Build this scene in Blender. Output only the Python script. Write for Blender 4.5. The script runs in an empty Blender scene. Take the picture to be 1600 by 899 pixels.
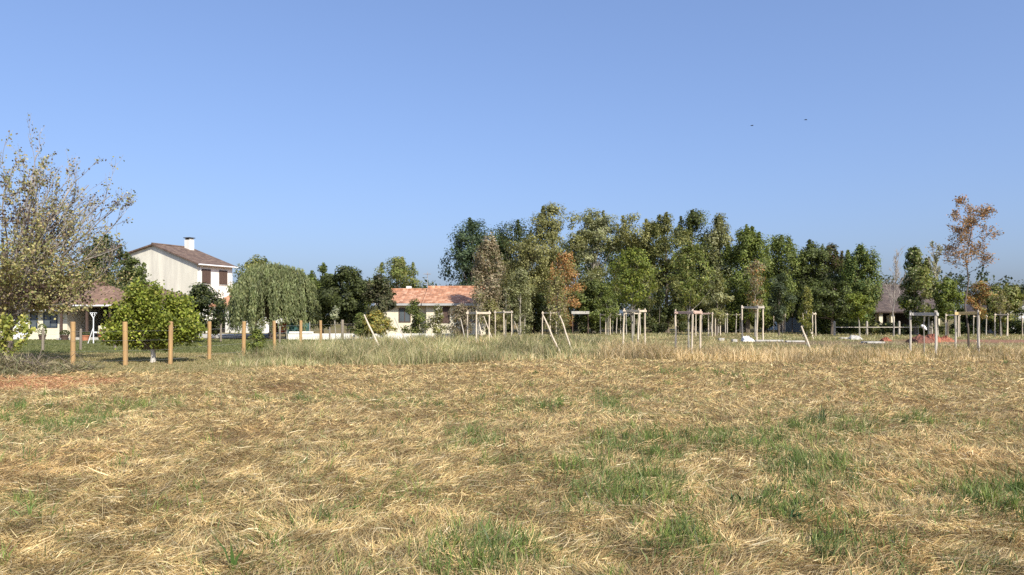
import bpy, math, random
import numpy as np
from mathutils import Vector, Matrix

# ------------------------------------------------------------------ camera, sky, sun, exposure
SC = bpy.context.scene
COL = SC.collection
EYE = 1.6
F = 1155.0            # focal length in photo pixels (1600 wide)
HZ = 494.0            # horizon row of the photo
cam_data = bpy.data.cameras.new("camera")
cam = bpy.data.objects.new("camera", cam_data)
COL.objects.link(cam)
cam.location = (0, 0, EYE)
cam.rotation_euler = (math.radians(90), 0, 0)
cam_data.sensor_width = 36
cam_data.lens = 36 * F / 1600
cam_data.shift_y = (HZ - 449.5) / 1600
cam_data.clip_start = 0.1
cam_data.clip_end = 8000
SC.camera = cam

SUN_EL = math.radians(39)
SUN_AZ = math.atan2(0.55, -0.835)      # clockwise from +Y
world = bpy.data.worlds.new("World")
SC.world = world
world.use_nodes = True
wn = world.node_tree
wn.nodes.clear()
sky = wn.nodes.new("ShaderNodeTexSky")
sky.sky_type = 'NISHITA'
sky.sun_disc = False
sky.sun_elevation = SUN_EL
sky.sun_rotation = SUN_AZ
sky.altitude = 0
sky.air_density = 1.0
sky.dust_density = 2.5
sky.ozone_density = 6.0
bg = wn.nodes.new("ShaderNodeBackground")
bg.inputs[1].default_value = 0.15
wo = wn.nodes.new("ShaderNodeOutputWorld")
gam = wn.nodes.new("ShaderNodeGamma")
gam.inputs[1].default_value = 0.7            # evens the brightness of the clear sky from zenith to horizon
tnt = wn.nodes.new("ShaderNodeMix")
tnt.data_type = 'RGBA'; tnt.blend_type = 'MULTIPLY'; tnt.inputs[0].default_value = 1.0
tnt.inputs[7].default_value = (1.07, 1.14, 1.40, 1)
wn.links.new(sky.outputs[0], gam.inputs[0])
wn.links.new(gam.outputs[0], tnt.inputs[6])
wn.links.new(tnt.outputs[2], bg.inputs[0])
wn.links.new(bg.outputs[0], wo.inputs[0])

sun_data = bpy.data.lights.new("sun", 'SUN')
sun_data.energy = 4.6
sun_data.angle = math.radians(0.5)
sun_data.color = (1.0, 0.93, 0.82)
sun = bpy.data.objects.new("sun", sun_data)
COL.objects.link(sun)
sdir = Vector((math.sin(SUN_AZ) * math.cos(SUN_EL), math.cos(SUN_AZ) * math.cos(SUN_EL), math.sin(SUN_EL)))
sun.rotation_euler = sdir.to_track_quat('Z', 'Y').to_euler()
sun.location = sdir * 60

SC.render.engine = 'CYCLES'
SC.view_settings.view_transform = 'Standard'
SC.view_settings.look = 'None'
SC.view_settings.gamma = 1
SC.view_settings.exposure = 0.53
SC.cycles.max_bounces = 5
SC.cycles.diffuse_bounces = 3
SC.cycles.transmission_bounces = 3
SC.cycles.use_denoising = False

# ------------------------------------------------------------------ helpers
def wx(px, Y): return (px - 800.0) / F * Y
def wz(py, Y): return EYE + (HZ - py) / F * Y
def gy(py): return F * EYE / (py - HZ)          # distance of a ground point seen in row py

def hash2(ix, iy, seed):
    n = (ix.astype(np.int64) * 374761393 + iy.astype(np.int64) * 668265263 + seed * 1442695041) & 0xFFFFFFFF
    n = ((n ^ (n >> 13)) * 1274126177) & 0xFFFFFFFF
    n = n ^ (n >> 16)
    return (n & 0xFFFF) / 65535.0
def vnoise(x, y, seed=0):
    x = np.asarray(x, float); y = np.asarray(y, float)
    ix = np.floor(x); iy = np.floor(y); fx = x - ix; fy = y - iy
    fx = fx * fx * (3 - 2 * fx); fy = fy * fy * (3 - 2 * fy)
    a = hash2(ix, iy, seed); b = hash2(ix + 1, iy, seed); c = hash2(ix, iy + 1, seed); d = hash2(ix + 1, iy + 1, seed)
    return (a * (1 - fx) + b * fx) * (1 - fy) + (c * (1 - fx) + d * fx) * fy
def fbm(x, y, seed=0, o=3):
    s = 0; a = 0.5; t = 0
    for k in range(o):
        s = s + a * vnoise(x * 2 ** k, y * 2 ** k, seed + k * 17); t += a; a *= 0.55
    return s / t
def sstep(a, b, v):
    t = np.clip((v - a) / (b - a), 0, 1)
    return t * t * (3 - 2 * t)

def tagp(o, label=None, cat=None, group=None, kind=None):
    if label: o['label'] = label
    if cat: o['category'] = cat
    if group: o['group'] = group
    if kind: o['kind'] = kind
    return o
def empty(name, loc, rz=0.0, label=None, cat=None, group=None):
    o = bpy.data.objects.new(name, None)
    COL.objects.link(o)
    o.location = loc
    o.rotation_euler = (0, 0, rz)
    o.empty_display_size = 0.3
    return tagp(o, label, cat, group)
def link(name, me, m, parent=None):
    o = bpy.data.objects.new(name, me)
    COL.objects.link(o)
    if m: me.materials.append(m)
    if parent: o.parent = parent
    return o

def fast_mesh(name, V, faces4=None, faces3=None, tint=None):
    me = bpy.data.meshes.new(name)
    me.vertices.add(len(V))
    me.vertices.foreach_set('co', np.ascontiguousarray(V, dtype=np.float32).ravel())
    loops = []; starts = []; s = 0
    if faces4 is not None and len(faces4):
        loops.append(faces4.ravel()); starts.append(s + 4 * np.arange(len(faces4))); s += 4 * len(faces4)
    if faces3 is not None and len(faces3):
        loops.append(faces3.ravel()); starts.append(s + 3 * np.arange(len(faces3))); s += 3 * len(faces3)
    L = np.concatenate(loops).astype(np.int32); S = np.concatenate(starts).astype(np.int32)
    me.loops.add(len(L)); me.loops.foreach_set('vertex_index', L)
    me.polygons.add(len(S)); me.polygons.foreach_set('loop_start', S)
    if tint is not None:
        at = me.attributes.new('tint', 'FLOAT_COLOR', 'POINT')
        c = np.ones((len(V), 4), np.float32); c[:, :3] = tint
        at.data.foreach_set('color', c.ravel())
    me.update(calc_edges=True)
    return me

class MB:
    """collects solid pieces and links them as one mesh object"""
    def __init__(s): s.v = []; s.f = []
    def add(s, vs, fs):
        n = len(s.v); s.v += [tuple(v) for v in vs]; s.f += [tuple(i + n for i in f) for f in fs]; return s
    def box(s, x0, x1, y0, y1, z0, z1):
        v = [(x0, y0, z0), (x1, y0, z0), (x1, y1, z0), (x0, y1, z0), (x0, y0, z1), (x1, y0, z1), (x1, y1, z1), (x0, y1, z1)]
        return s.add(v, [(0, 3, 2, 1), (4, 5, 6, 7), (0, 1, 5, 4), (1, 2, 6, 5), (2, 3, 7, 6), (3, 0, 4, 7)])
    def prism(s, poly, axis, a, b):
        """poly = list of 2d points (the two other axes in order), extruded along axis from a to b"""
        def P(p, t):
            if axis == 'x': return (t, p[0], p[1])
            if axis == 'y': return (p[0], t, p[1])
            return (p[0], p[1], t)
        n = len(poly)
        v = [P(p, a) for p in poly] + [P(p, b) for p in poly]
        return s.add(v, [tuple(range(n))[::-1], tuple(range(n, 2 * n))] + [(i, (i + 1) % n, n + (i + 1) % n, n + i) for i in range(n)])
    def slab(s, p0, p1, p2, p3, t):
        """a quad p0..p3 given thickness t downwards"""
        q = [Vector(p) for p in (p0, p1, p2, p3)]
        n = (q[1] - q[0]).cross(q[3] - q[0]).normalized()
        if n.z < 0: n = -n
        r = [p - n * t for p in q]
        return s.add(q + r, [(0, 1, 2, 3), (7, 6, 5, 4)] + [(i, 4 + i, 4 + (i + 1) % 4, (i + 1) % 4) for i in range(4)])
    def tube(s, pts, rad, k=6, jitter=0, rng=None):
        pts = [Vector(p) for p in pts]
        n = len(s.v); m = len(pts)
        ref = Vector((0.13, 0.31, 0.94)) if abs((pts[-1] - pts[0]).normalized().z) < 0.8 else Vector((1, 0.2, 0))
        for i, p in enumerate(pts):
            d = (pts[min(i + 1, m - 1)] - pts[max(i - 1, 0)]).normalized()
            a = d.cross(ref).normalized(); b = d.cross(a)
            for j in range(k):
                t = 2 * math.pi * j / k
                r = rad[i] * (1 + (rng.uniform(-jitter, jitter) if rng else 0))
                s.v.append(tuple(p + a * math.cos(t) * r + b * math.sin(t) * r))
        for i in range(m - 1):
            for j in range(k):
                s.f.append((n + i * k + j, n + i * k + (j + 1) % k, n + (i + 1) * k + (j + 1) % k, n + (i + 1) * k + j))
        s.f.append(tuple(n + j for j in range(k))[::-1]); s.f.append(tuple(n + (m - 1) * k + j for j in range(k)))
        return s
    def build(s, name, m, parent=None, bevel=0):
        me = bpy.data.meshes.new(name)
        me.from_pydata(s.v, [], s.f); me.update()
        o = link(name, me, m, parent)
        if bevel:
            b = o.modifiers.new('bevel', 'BEVEL'); b.width = bevel; b.segments = 2; b.limit_method = 'ANGLE'
        return o

# ------------------------------------------------------------------ materials
def mat(name, col, rough=0.8, var=0.25, scale=4.0, bump=0.0, col2=None, stretch=(1, 1, 1), spec=0.3):
    m = bpy.data.materials.new(name); m.use_nodes = True
    nt = m.node_tree; p = nt.nodes['Principled BSDF']
    tc = nt.nodes.new('ShaderNodeTexCoord'); mp = nt.nodes.new('ShaderNodeMapping')
    mp.inputs['Scale'].default_value = stretch
    nt.links.new(tc.outputs['Object'], mp.inputs[0])
    nz = nt.nodes.new('ShaderNodeTexNoise'); nz.inputs['Scale'].default_value = scale; nz.inputs['Detail'].default_value = 6; nz.inputs['Roughness'].default_value = 0.65
    nt.links.new(mp.outputs[0], nz.inputs['Vector'])
    cr = nt.nodes.new('ShaderNodeValToRGB')
    c2 = col2 or tuple(c * (1 - var) for c in col)
    cr.color_ramp.elements[0].position = 0.32; cr.color_ramp.elements[1].position = 0.66
    cr.color_ramp.elements[0].color = (*c2, 1)
    cr.color_ramp.elements[1].color = (*(c * (1 + (0 if col2 else var * 0.4)) for c in col), 1)
    nt.links.new(nz.outputs['Fac'], cr.inputs[0]); nt.links.new(cr.outputs[0], p.inputs['Base Color'])
    p.inputs['Roughness'].default_value = rough; p.inputs['Specular IOR Level'].default_value = spec
    if bump:
        b = nt.nodes.new('ShaderNodeBump'); b.inputs['Strength'].default_value = bump; b.inputs['Distance'].default_value = 0.03
        nt.links.new(nz.outputs['Fac'], b.inputs['Height']); nt.links.new(b.outputs[0], p.inputs['Normal'])
    return m

def tile_mat(name, a, b, c, tw=0.24, th=0.34):
    """canal tiles: rows of half round tiles with every tile its own shade; object x along the eave, y/z up the slope"""
    m = bpy.data.materials.new(name); m.use_nodes = True
    nt = m.node_tree; p = nt.nodes['Principled BSDF']; N = nt.nodes.new; L = nt.links.new
    tc = N('ShaderNodeTexCoord')
    mp = N('ShaderNodeMapping'); mp.inputs['Scale'].default_value = (1 / tw, 1 / th, 1.6 / th)
    L(tc.outputs['Object'], mp.inputs[0])
    sn = N('ShaderNodeVectorMath'); sn.operation = 'FLOOR'; L(mp.outputs[0], sn.inputs[0])
    wn_ = N('ShaderNodeTexWhiteNoise'); L(sn.outputs[0], wn_.inputs['Vector'])
    cr = N('ShaderNodeValToRGB'); e = cr.color_ramp.elements
    e[0].color = (*a, 1); e[1].color = (*c, 1); k = cr.color_ramp.elements.new(0.5); k.color = (*b, 1)
    L(wn_.outputs['Value'], cr.inputs[0])
    nz = N('ShaderNodeTexNoise'); nz.inputs['Scale'].default_value = 1.9; nz.inputs['Detail'].default_value = 7; nz.inputs['Roughness'].default_value = .75
    L(tc.outputs['Object'], nz.inputs['Vector'])
    mx = N('ShaderNodeMix'); mx.data_type = 'RGBA'; mx.blend_type = 'MULTIPLY'; mx.inputs[0].default_value = 0.85
    L(cr.outputs[0], mx.inputs[6]); 
    c2 = N('ShaderNodeValToRGB'); c2.color_ramp.elements[0].position = 0.35; c2.color_ramp.elements[0].color = (0.42, 0.4, 0.40, 1); c2.color_ramp.elements[1].position = 0.6
    L(nz.outputs['Fac'], c2.inputs[0]); L(c2.outputs[0], mx.inputs[7]); L(mx.outputs[2], p.inputs['Base Color'])
    wv = N('ShaderNodeTexWave'); wv.wave_type = 'BANDS'; wv.bands_direction = 'X'; wv.inputs['Scale'].default_value = 1 / tw / 3.18 * 1.0
    L(tc.outputs['Object'], wv.inputs['Vector'])
    bp = N('ShaderNodeBump'); bp.inputs['Strength'].default_value = 0.3; bp.inputs['Distance'].default_value = 0.04
    L(wv.outputs['Fac'], bp.inputs['Height']); L(bp.outputs[0], p.inputs['Normal'])
    p.inputs['Roughness'].default_value = 0.85
    return m

def leaf_mat(name, trans=0.25, rough=0.55, gain=(1.3, 1.25, 0.8)):
    m = bpy.data.materials.new(name); m.use_nodes = True
    nt = m.node_tree; p = nt.nodes['Principled BSDF']; N = nt.nodes.new; L = nt.links.new
    at = N('ShaderNodeAttribute'); at.attribute_name = 'tint'
    L(at.outputs['Color'], p.inputs['Base Color'])
    p.inputs['Roughness'].default_value = rough; p.inputs['Specular IOR Level'].default_value = 0.25
    tr = N('ShaderNodeBsdfTranslucent')
    mu = N('ShaderNodeMix'); mu.data_type = 'RGBA'; mu.blend_type = 'MULTIPLY'; mu.inputs[0].default_value = 1; mu.inputs[7].default_value = (*gain, 1)
    L(at.outputs['Color'], mu.inputs[6]); L(mu.outputs[2], tr.inputs[0])
    ms = N('ShaderNodeMixShader'); ms.inputs[0].default_value = trans
    out = nt.nodes['Material Output']
    L(p.outputs[0], ms.inputs[1]); L(tr.outputs[0], ms.inputs[2]); L(ms.outputs[0], out.inputs[0])
    return m

M_LEAF = leaf_mat('foliage', 0.36)
M_STRAW = leaf_mat('straw', 0.18, 0.5, (1.1, 1.0, 0.8))
M_GRASS = leaf_mat('grass_blades', 0.3, 0.5, (1.2, 1.2, 0.6))
M_BARK = mat('bark', (0.16, 0.13, 0.10), 0.9, 0.5, 6, 0.6, stretch=(1, 1, 0.3))
M_BARKP = mat('pale_bark', (0.36, 0.33, 0.27), 0.9, 0.4, 8, 0.5, stretch=(1, 1, 0.4))
M_TWIG = mat('grey_twig_bark', (0.32, 0.285, 0.245), 0.9, 0.4, 5, 0.3)
M_LIME = mat('limewashed_bark', (0.62, 0.58, 0.5), 0.9, 0.3, 9, 0.5)
M_STAKE = mat('peeled_stake_wood', (0.66, 0.56, 0.42), 0.8, 0.35, 5, 0.4, stretch=(1, 1, 0.2))
M_STAKEG = mat('weathered_stake_wood', (0.50, 0.45, 0.37), 0.85, 0.4, 5, 0.4, stretch=(1, 1, 0.2))
M_STAKEY = mat('fresh_yellow_wood', (0.62, 0.47, 0.22), 0.8, 0.3, 5, 0.3, stretch=(0.3, 1, 1))
M_STAKEP = mat('pinkish_rail_wood', (0.56, 0.40, 0.32), 0.8, 0.3, 5, 0.3, stretch=(0.3, 1, 1))
M_POST = mat('treated_post_wood', (0.46, 0.29, 0.12), 0.8, 0.55, 9, 0.6, col2=(0.31, 0.20, 0.10), stretch=(1, 1, 0.15))
M_POSTG = mat('grey_post_wood', (0.26, 0.22, 0.17), 0.9, 0.4, 7, 0.5, stretch=(1, 1, 0.15))
M_CREAM = mat('cream_render', (0.72, 0.66, 0.50), 0.9, 0.15, 1.2, 0.15)
M_STAIN = mat('stained_render', (0.80, 0.76, 0.62), 0.9, 0.2, 0.9, 0.15, col2=(0.58, 0.55, 0.46), stretch=(1.3, 1.3, 0.22))
M_WHITE = mat('white_render', (0.80, 0.78, 0.70), 0.85, 0.14, 1.1, 0.1, stretch=(1, 1, .35))
M_WPAINT = mat('white_paint', (0.80, 0.80, 0.78), 0.5, 0.06, 6)
M_GREYW = mat('grey_render', (0.42, 0.42, 0.40), 0.9, 0.2, 1.5, 0.15)
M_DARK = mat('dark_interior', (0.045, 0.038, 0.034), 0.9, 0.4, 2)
M_SHUT = mat('brown_shutter_paint', (0.10, 0.065, 0.05), 0.6, 0.2, 8)
M_BLUEF = mat('dark_blue_window_frame', (0.03, 0.045, 0.07), 0.5, 0.2, 6)
M_GLASS = mat('window_glass', (0.10, 0.12, 0.13), 0.08, 0.2, 2, spec=0.8)
M_TILEB = tile_mat('brown_roof_tiles', (0.18, 0.115, 0.08), (0.14, 0.092, 0.068), (0.24, 0.165, 0.11))
M_TILER = tile_mat('red_roof_tiles', (0.25, 0.15, 0.095), (0.19, 0.115, 0.078), (0.33, 0.215, 0.14))
M_TILEO = tile_mat('orange_roof_tiles', (0.56, 0.28, 0.15), (0.42, 0.19, 0.10), (0.68, 0.40, 0.25))
M_TILED = tile_mat('dark_roof_tiles', (0.11, 0.08, 0.065), (0.085, 0.062, 0.052), (0.15, 0.11, 0.085))
M_TERRA = mat('terracotta', (0.48, 0.20, 0.11), 0.8, 0.25, 6)
M_REDP = mat('red_painted_wood', (0.55, 0.10, 0.035), 0.6, 0.25, 5, 0.2)
M_TEAL = mat('teal_windbreak_mesh', (0.05, 0.13, 0.12), 0.8, 0.25, 9)
M_CONC = mat('pale_concrete', (0.48, 0.46, 0.41), 0.9, 0.25, 5, 0.3)
M_BLACK = mat('dark_feathers', (0.02, 0.02, 0.025), 0.8, 0.2, 9)
M_GALV = mat('galvanised_wire', (0.35, 0.35, 0.34), 0.5, 0.1, 9)
M_REDSOIL = mat('red_clay_soil', (0.34, 0.13, 0.075), 0.95, 0.4, 5, 0.8)
M_BRSOIL = mat('brown_clay_soil', (0.20, 0.09, 0.06), 0.95, 0.4, 5, 0.8)

# ------------------------------------------------------------------ ground
EDGE_N = lambda X: 26.6 - 2.7 * (1 - sstep(-4, 2, X)) + 1.2 * (vnoise(X * 0.25, X * 0 + 3.3, 5) - 0.5) * 2      # where the mown hay ends
def green_mask(X, Y):
    """0..1, where green grass comes up through the hay"""
    px = 800 + X / np.maximum(Y, 1) * F; py = HZ + EYE * F / np.maximum(Y, 1)
    g = np.zeros_like(X, float)
    for (cx, cy, rx, ry, a) in [(985, 765, 80, 34, 1.5), (1090, 690, 130, 26, 1.0), (960, 640, 70, 16, .75), (1000, 700, 90, 26, .7), (1260, 740, 70, 34, 1.1), (1300, 675, 60, 26, .9),
                                (1545, 770, 85, 28, 1.0), (1430, 760, 60, 24, .5), (1180, 800, 110, 20, .55), (860, 645, 90, 16, .8), (720, 690, 60, 26, .6),
                                (100, 660, 120, 30, .8), (190, 645, 120, 22, .7), (500, 625, 180, 10, .5), (640, 640, 80, 14, .5), (760, 870, 70, 32, .8), (1080, 870, 50, 30, .9), (1300, 850, 60, 30, .6),
                                (810, 740, 55, 20, .8), (300, 790, 60, 30, .35), (40, 790, 30, 40, .5), (620, 740, 60, 22, .4), (1430, 670, 60, 14, .6), (1540, 680, 70, 14, .5), (1100, 585, 120, 5, .6), (930, 620, 80, 8, .6)]:
        g = g + a * np.exp(-((px - cx) / rx) ** 2 - ((py - cy) / ry) ** 2)
    n = fbm(X * 1.7, Y * 1.7, 41, 3)
    return np.clip(g * sstep(0.22, 0.66, n) * 1.15 + (.10 + 0.26 * sstep(0.42, 0.7, n)) * (.45 + .55 * sstep(-7, 2, X)), 0, 1)
HEAPS = [(wx(450, gy(606)), gy(606), 0.75, 0.5, 0.11), (wx(230, gy(602)), gy(602), 1.1, 0.7, 0.09), (wx(1210, gy(648)), gy(648), .6, .4, .04), (wx(1250, gy(738)), gy(738), .3, .25, .04),
         (wx(1500, gy(715)), gy(715), .6, .3, .05)]
def ground_h(X, Y):
    m = sstep(1, 4, Y) * (1 - sstep(22, 27, Y))
    h = (fbm(X * 0.9, Y * 0.9, 7, 3) - 0.5) * 0.07 + (fbm(X * 3.4, Y * 3.4, 19, 2) - 0.5) * 0.075
    for (cx, cy, rx, ry, a) in HEAPS:
        h = h + a * np.exp(-((X - cx) / rx) ** 2 - ((Y - cy) / ry) ** 2)
    rut = -0.05 * np.exp(-((Y - 24.6 - 0.02 * X) / 0.35) ** 2) * sstep(3, 6, X)
    return h * m + rut
def mixc(a, b, t): return a * (1 - t[..., None]) + np.array(b) * t[..., None]
def ground_col(X, Y):
    n1 = fbm(X * 1.3, Y * 1.3, 3, 3); n2 = fbm(X * 0.35, Y * 0.35, 9, 3)
    c = mixc(np.broadcast_to(np.array((0.30, 0.22, 0.115)), X.shape + (3,)), (0.20, 0.14, 0.07), sstep(0.45, 0.65, n1))
    far = sstep(26, 28, Y)
    px = 800 + X / np.maximum(Y, 1) * F
    c = mixc(c, (0.17, 0.16, 0.065), far)                                          # grassy land beyond the hay
    c = mixc(c, (0.25, 0.20, 0.10), far * sstep(0.45, 0.6, n2) * 0.8)
    left = 1 - sstep(-8.8, -7.2, X + 0.05 * (Y - 25))
    dry = left * sstep(20.5, 22.5, Y) * (1 - sstep(31.5, 32.3, Y))
    c = mixc(c, (0.27, 0.215, 0.11), dry)
    lawn = left * sstep(31.5, 32.3, Y) * (1 - sstep(49, 50, Y))
    c = mixc(c, (0.15, 0.155, 0.06), lawn)
    chips = np.clip(1 - ((X + 12.2) / 3.6) ** 2 - ((Y - 17.4) / 2.1) ** 2, 0, 1)
    c = mixc(c, (0.38, 0.205, 0.11), sstep(0.0, 0.4, chips + 0.3 * (n1 - 0.5)))
    track = sstep(24, 27, X) * np.exp(-((Y - 47) / 3.2) ** 4)
    c = mixc(c, (0.30, 0.17, 0.115), track)
    bare = sstep(12, 16, X) * (1 - sstep(27, 30, X)) * np.exp(-((Y - 44) / 4.0) ** 4)
    c = mixc(c, (0.24, 0.18, 0.12), bare * 0.8)
    c = mixc(c, (0.26, 0.17, 0.10), np.exp(-((Y - 24.6 - 0.02 * X) / 0.3) ** 2) * sstep(3, 6, X) * 0.8)
    return c * (0.85 + 0.3 * n1)[..., None]

ys = [-60, -20, -5, 0, 2, 3]
while ys[-1] < 60: ys.append(ys[-1] + max(0.07, ys[-1] * 0.0105))
while ys[-1] < 6000: ys.append(ys[-1] * 1.35)
xs = list(np.arange(-42, 42.01, 0.16))
ext = []
v = 42.0
while v < 6000: v *= 1.5; ext.append(v)
xs = [-e for e in ext[::-1]] + xs + ext
GX, GY = np.meshgrid(np.array(xs), np.array(ys))
GZ = ground_h(GX, GY)
nx, ny = len(xs), len(ys)
V = np.stack([GX, GY, GZ], -1).reshape(-1, 3)
i, j = np.meshgrid(np.arange(nx - 1), np.arange(ny - 1))
q = (j * nx + i).ravel()
me = fast_mesh('ground', V, np.stack([q, q + 1, q + nx + 1, q + nx], 1), None, ground_col(GX, GY).reshape(-1, 3))
mg = bpy.data.materials.new('ground_thatch'); mg.use_nodes = True
nt = mg.node_tree; p = nt.nodes['Principled BSDF']; N = nt.nodes.new; L = nt.links.new
at = N('ShaderNodeAttribute'); at.attribute_name = 'tint'
tc = N('ShaderNodeTexCoord'); nz = N('ShaderNodeTexNoise'); nz.inputs['Scale'].default_value = 22; nz.inputs['Detail'].default_value = 8; nz.inputs['Roughness'].default_value = 0.75
L(tc.outputs['Object'], nz.inputs['Vector'])
cr = N('ShaderNodeValToRGB'); cr.color_ramp.elements[0].position = 0.35; cr.color_ramp.elements[0].color = (0.45, 0.42, 0.4, 1); cr.color_ramp.elements[1].position = 0.68; cr.color_ramp.elements[1].color = (1.35, 1.3, 1.2, 1)
L(nz.outputs['Fac'], cr.inputs[0])
mx = N('ShaderNodeMix'); mx.data_type = 'RGBA'; mx.blend_type = 'MULTIPLY'; mx.inputs[0].default_value = 1
L(at.outputs['Color'], mx.inputs[6]); L(cr.outputs[0], mx.inputs[7]); L(mx.outputs[2], p.inputs['Base Color'])
bp = N('ShaderNodeBump'); bp.inputs['Strength'].default_value = 0.8; bp.inputs['Distance'].default_value = 0.02
L(nz.outputs['Fac'], bp.inputs['Height']); L(bp.outputs[0], p.inputs['Normal'])
p.inputs['Roughness'].default_value = 0.95; p.inputs['Specular IOR Level'].default_value = 0.1
tagp(link('ground', me, mg), 'field of mown hay running into rough grass and lawn', kind='structure')

# ------------------------------------------------------------------ blades
def blades(name, P, head, tilt, bend, Ln, Wd, cols, m, seed, flat=0.0):
    """one mesh of bent blades: quad + tip triangle each"""
    r = np.random.default_rng(seed); n = len(P)
    def dirv(h, t): return np.stack([np.cos(h) * np.cos(t), np.sin(h) * np.cos(t), np.sin(t)], 1)
    d0 = dirv(head, tilt); d1 = dirv(head + r.normal(0, .15, n), tilt - bend)
    rnd = r.normal(0, 1, (n, 3)); rnd[:, 2] += flat
    w = np.cross(d0, rnd); w /= np.linalg.norm(w, axis=1)[:, None] + 1e-9
    w = w * (Wd / 2)[:, None]; Lh = (Ln / 2)[:, None]
    mid = P + d0 * Lh; tip = mid + d1 * Lh
    V = np.stack([P - w, P + w, mid - w * 0.85, mid + w * 0.85, tip], 1).reshape(-1, 3)
    b = np.arange(n) * 5
    me = fast_mesh(name, V, np.stack([b, b + 1, b + 3, b + 2], 1), np.stack([b + 2, b + 3, b + 4], 1), np.repeat(cols, 5, 0))
    return link(name, me, m)
def pick(r, pal, n, w=None):
    pal = np.array(pal, float); w = None if w is None else np.array(w) / sum(w)
    return pal[r.choice(len(pal), n, p=w)]
def sample_field(r, n, y0, y1, power=1.3, margin=1.25):
    u = r.random(n); a = 1 - power
    Y = (y0 ** a + u * (y1 ** a - y0 ** a)) ** (1 / a)
    X = r.uniform(-1, 1, n) * (0.70 * Y * margin + 1.2)
    return X, Y

# ----- dry mown hay lying in swirls
r = np.random.default_rng(11)
n = 820000
X, Y = sample_field(r, n, 3.2, 27.5, 1.45)
edge = EDGE_N(X) + r.normal(0, .3, n)
leftd = (X < -7.6 - 0.05 * (Y - 25)) & (Y > 20.8 + r.normal(0, .6, n))
keep = (Y < edge) & ~leftd
X, Y = X[keep], Y[keep]; n = len(X)
bare = fbm(X * 1.1, Y * 1.1, 77, 3); thin = sstep(0.60, 0.72, bare) * 0.45
keep = r.random(n) > thin
X, Y = X[keep], Y[keep]; n = len(X)
flow = (fbm(X * 0.55, Y * 0.55, 23, 2) - 0.5) * 9 + 0.6
flow = flow + (fbm(X * 2.2, Y * 2.2, 29, 2) - 0.5) * 6
head = flow + r.normal(0, 0.6, n) + (r.random(n) < 0.35) * r.uniform(-1.5, 1.5, n)
far = (Y - 4) / 24
tilt = r.normal(0.20, 0.30, n)
Ln = r.uniform(0.03, 0.125, n) * np.where(r.random(n) < .06, 2.0, 1) * (1 + 0.7 * far)
Wd = np.maximum(r.uniform(0.0022, 0.0048, n), Y * 0.00058) * np.where(r.random(n) < 0.04, 2.0, 1)
stalk = (r.random(n) < .022) & (Y < 16)
Ln = np.where(stalk, r.uniform(.12, .26, n), Ln); Wd = np.where(stalk, Wd * 1.12, Wd); tilt = np.where(stalk, r.normal(.06, .10, n), tilt)
Wd = Wd * (1 + .10 * (1 - sstep(6, 10, Y)))
base = ground_h(X, Y) + r.uniform(-0.005, 0.045, n) + .02 * stalk
cols = pick(r, [(0.66, 0.50, 0.25), (0.55, 0.40, 0.19), (0.74, 0.61, 0.34), (0.46, 0.34, 0.17), (0.60, 0.45, 0.23), (0.34, 0.24, 0.13), (0.42, 0.42, 0.17), (0.80, 0.70, 0.43)], n, [5, 5, 3.2, 3.8, 4, 3.0, 1.5, 1.2]) * np.array([.90, .885, .80])
cols[stalk] = pick(r, [(.64, .52, .30), (.56, .43, .23), (.72, .61, .38)], stalk.sum())
patch = fbm(X * 0.8, Y * 0.8, 51, 3)
cols = cols * (0.92 + 0.14 * sstep(0.3, 0.7, patch))[:, None] * (0.64 + 0.62 * sstep(.25, .75, vnoise(X * 6.5, Y * 6.5, 52)))[:, None] * r.uniform(0.85, 1.12, n)[:, None]  # clump noise varies straw tone and paints in shadow detail between clumps
red = sstep(0.55, 0.75, fbm(X * 0.6, Y * 0.6, 88, 3))
cols = cols * (1 - red[:, None] * np.array([0.0, 0.06, 0.10]))
chips = np.clip(1 - ((X + 12.2) / 3.6) ** 2 - ((Y - 17.4) / 2.1) ** 2, 0, 1)
isc = r.random(n) < sstep(0.02, 0.45, chips) * 0.5
cols[isc] = pick(r, [(0.55, 0.29, 0.14), (0.62, 0.37, 0.20), (0.45, 0.22, 0.11)], isc.sum())
dk = np.zeros(n)
for (cx, cy, rx, ry, a) in HEAPS[:2]: dk += np.exp(-((X - cx) / rx) ** 2 - ((Y - cy) / ry) ** 2)
cols = cols * (1 - 0.30 * np.clip(dk, 0, 1))[:, None]
gm = green_mask(X, Y)
isg = r.random(n) < gm * 0.42
cols[isg] = pick(r, [(0.17, 0.21, 0.07), (0.25, 0.26, 0.10), (0.12, 0.17, 0.05)], isg.sum())
# darker rut
rut = np.exp(-((Y - 24.6 - 0.02 * X) / 0.35) ** 2) * sstep(3, 6, X)
cols = cols * (1 - 0.45 * rut)[:, None]
tagp(blades('mown_hay', np.stack([X, Y, base], 1), head, tilt, r.normal(0.15, 0.45, n), Ln, Wd, cols, M_STRAW, 5, flat=1.2),
     'dry mown hay lying in swirls over the field', kind='stuff')

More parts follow.
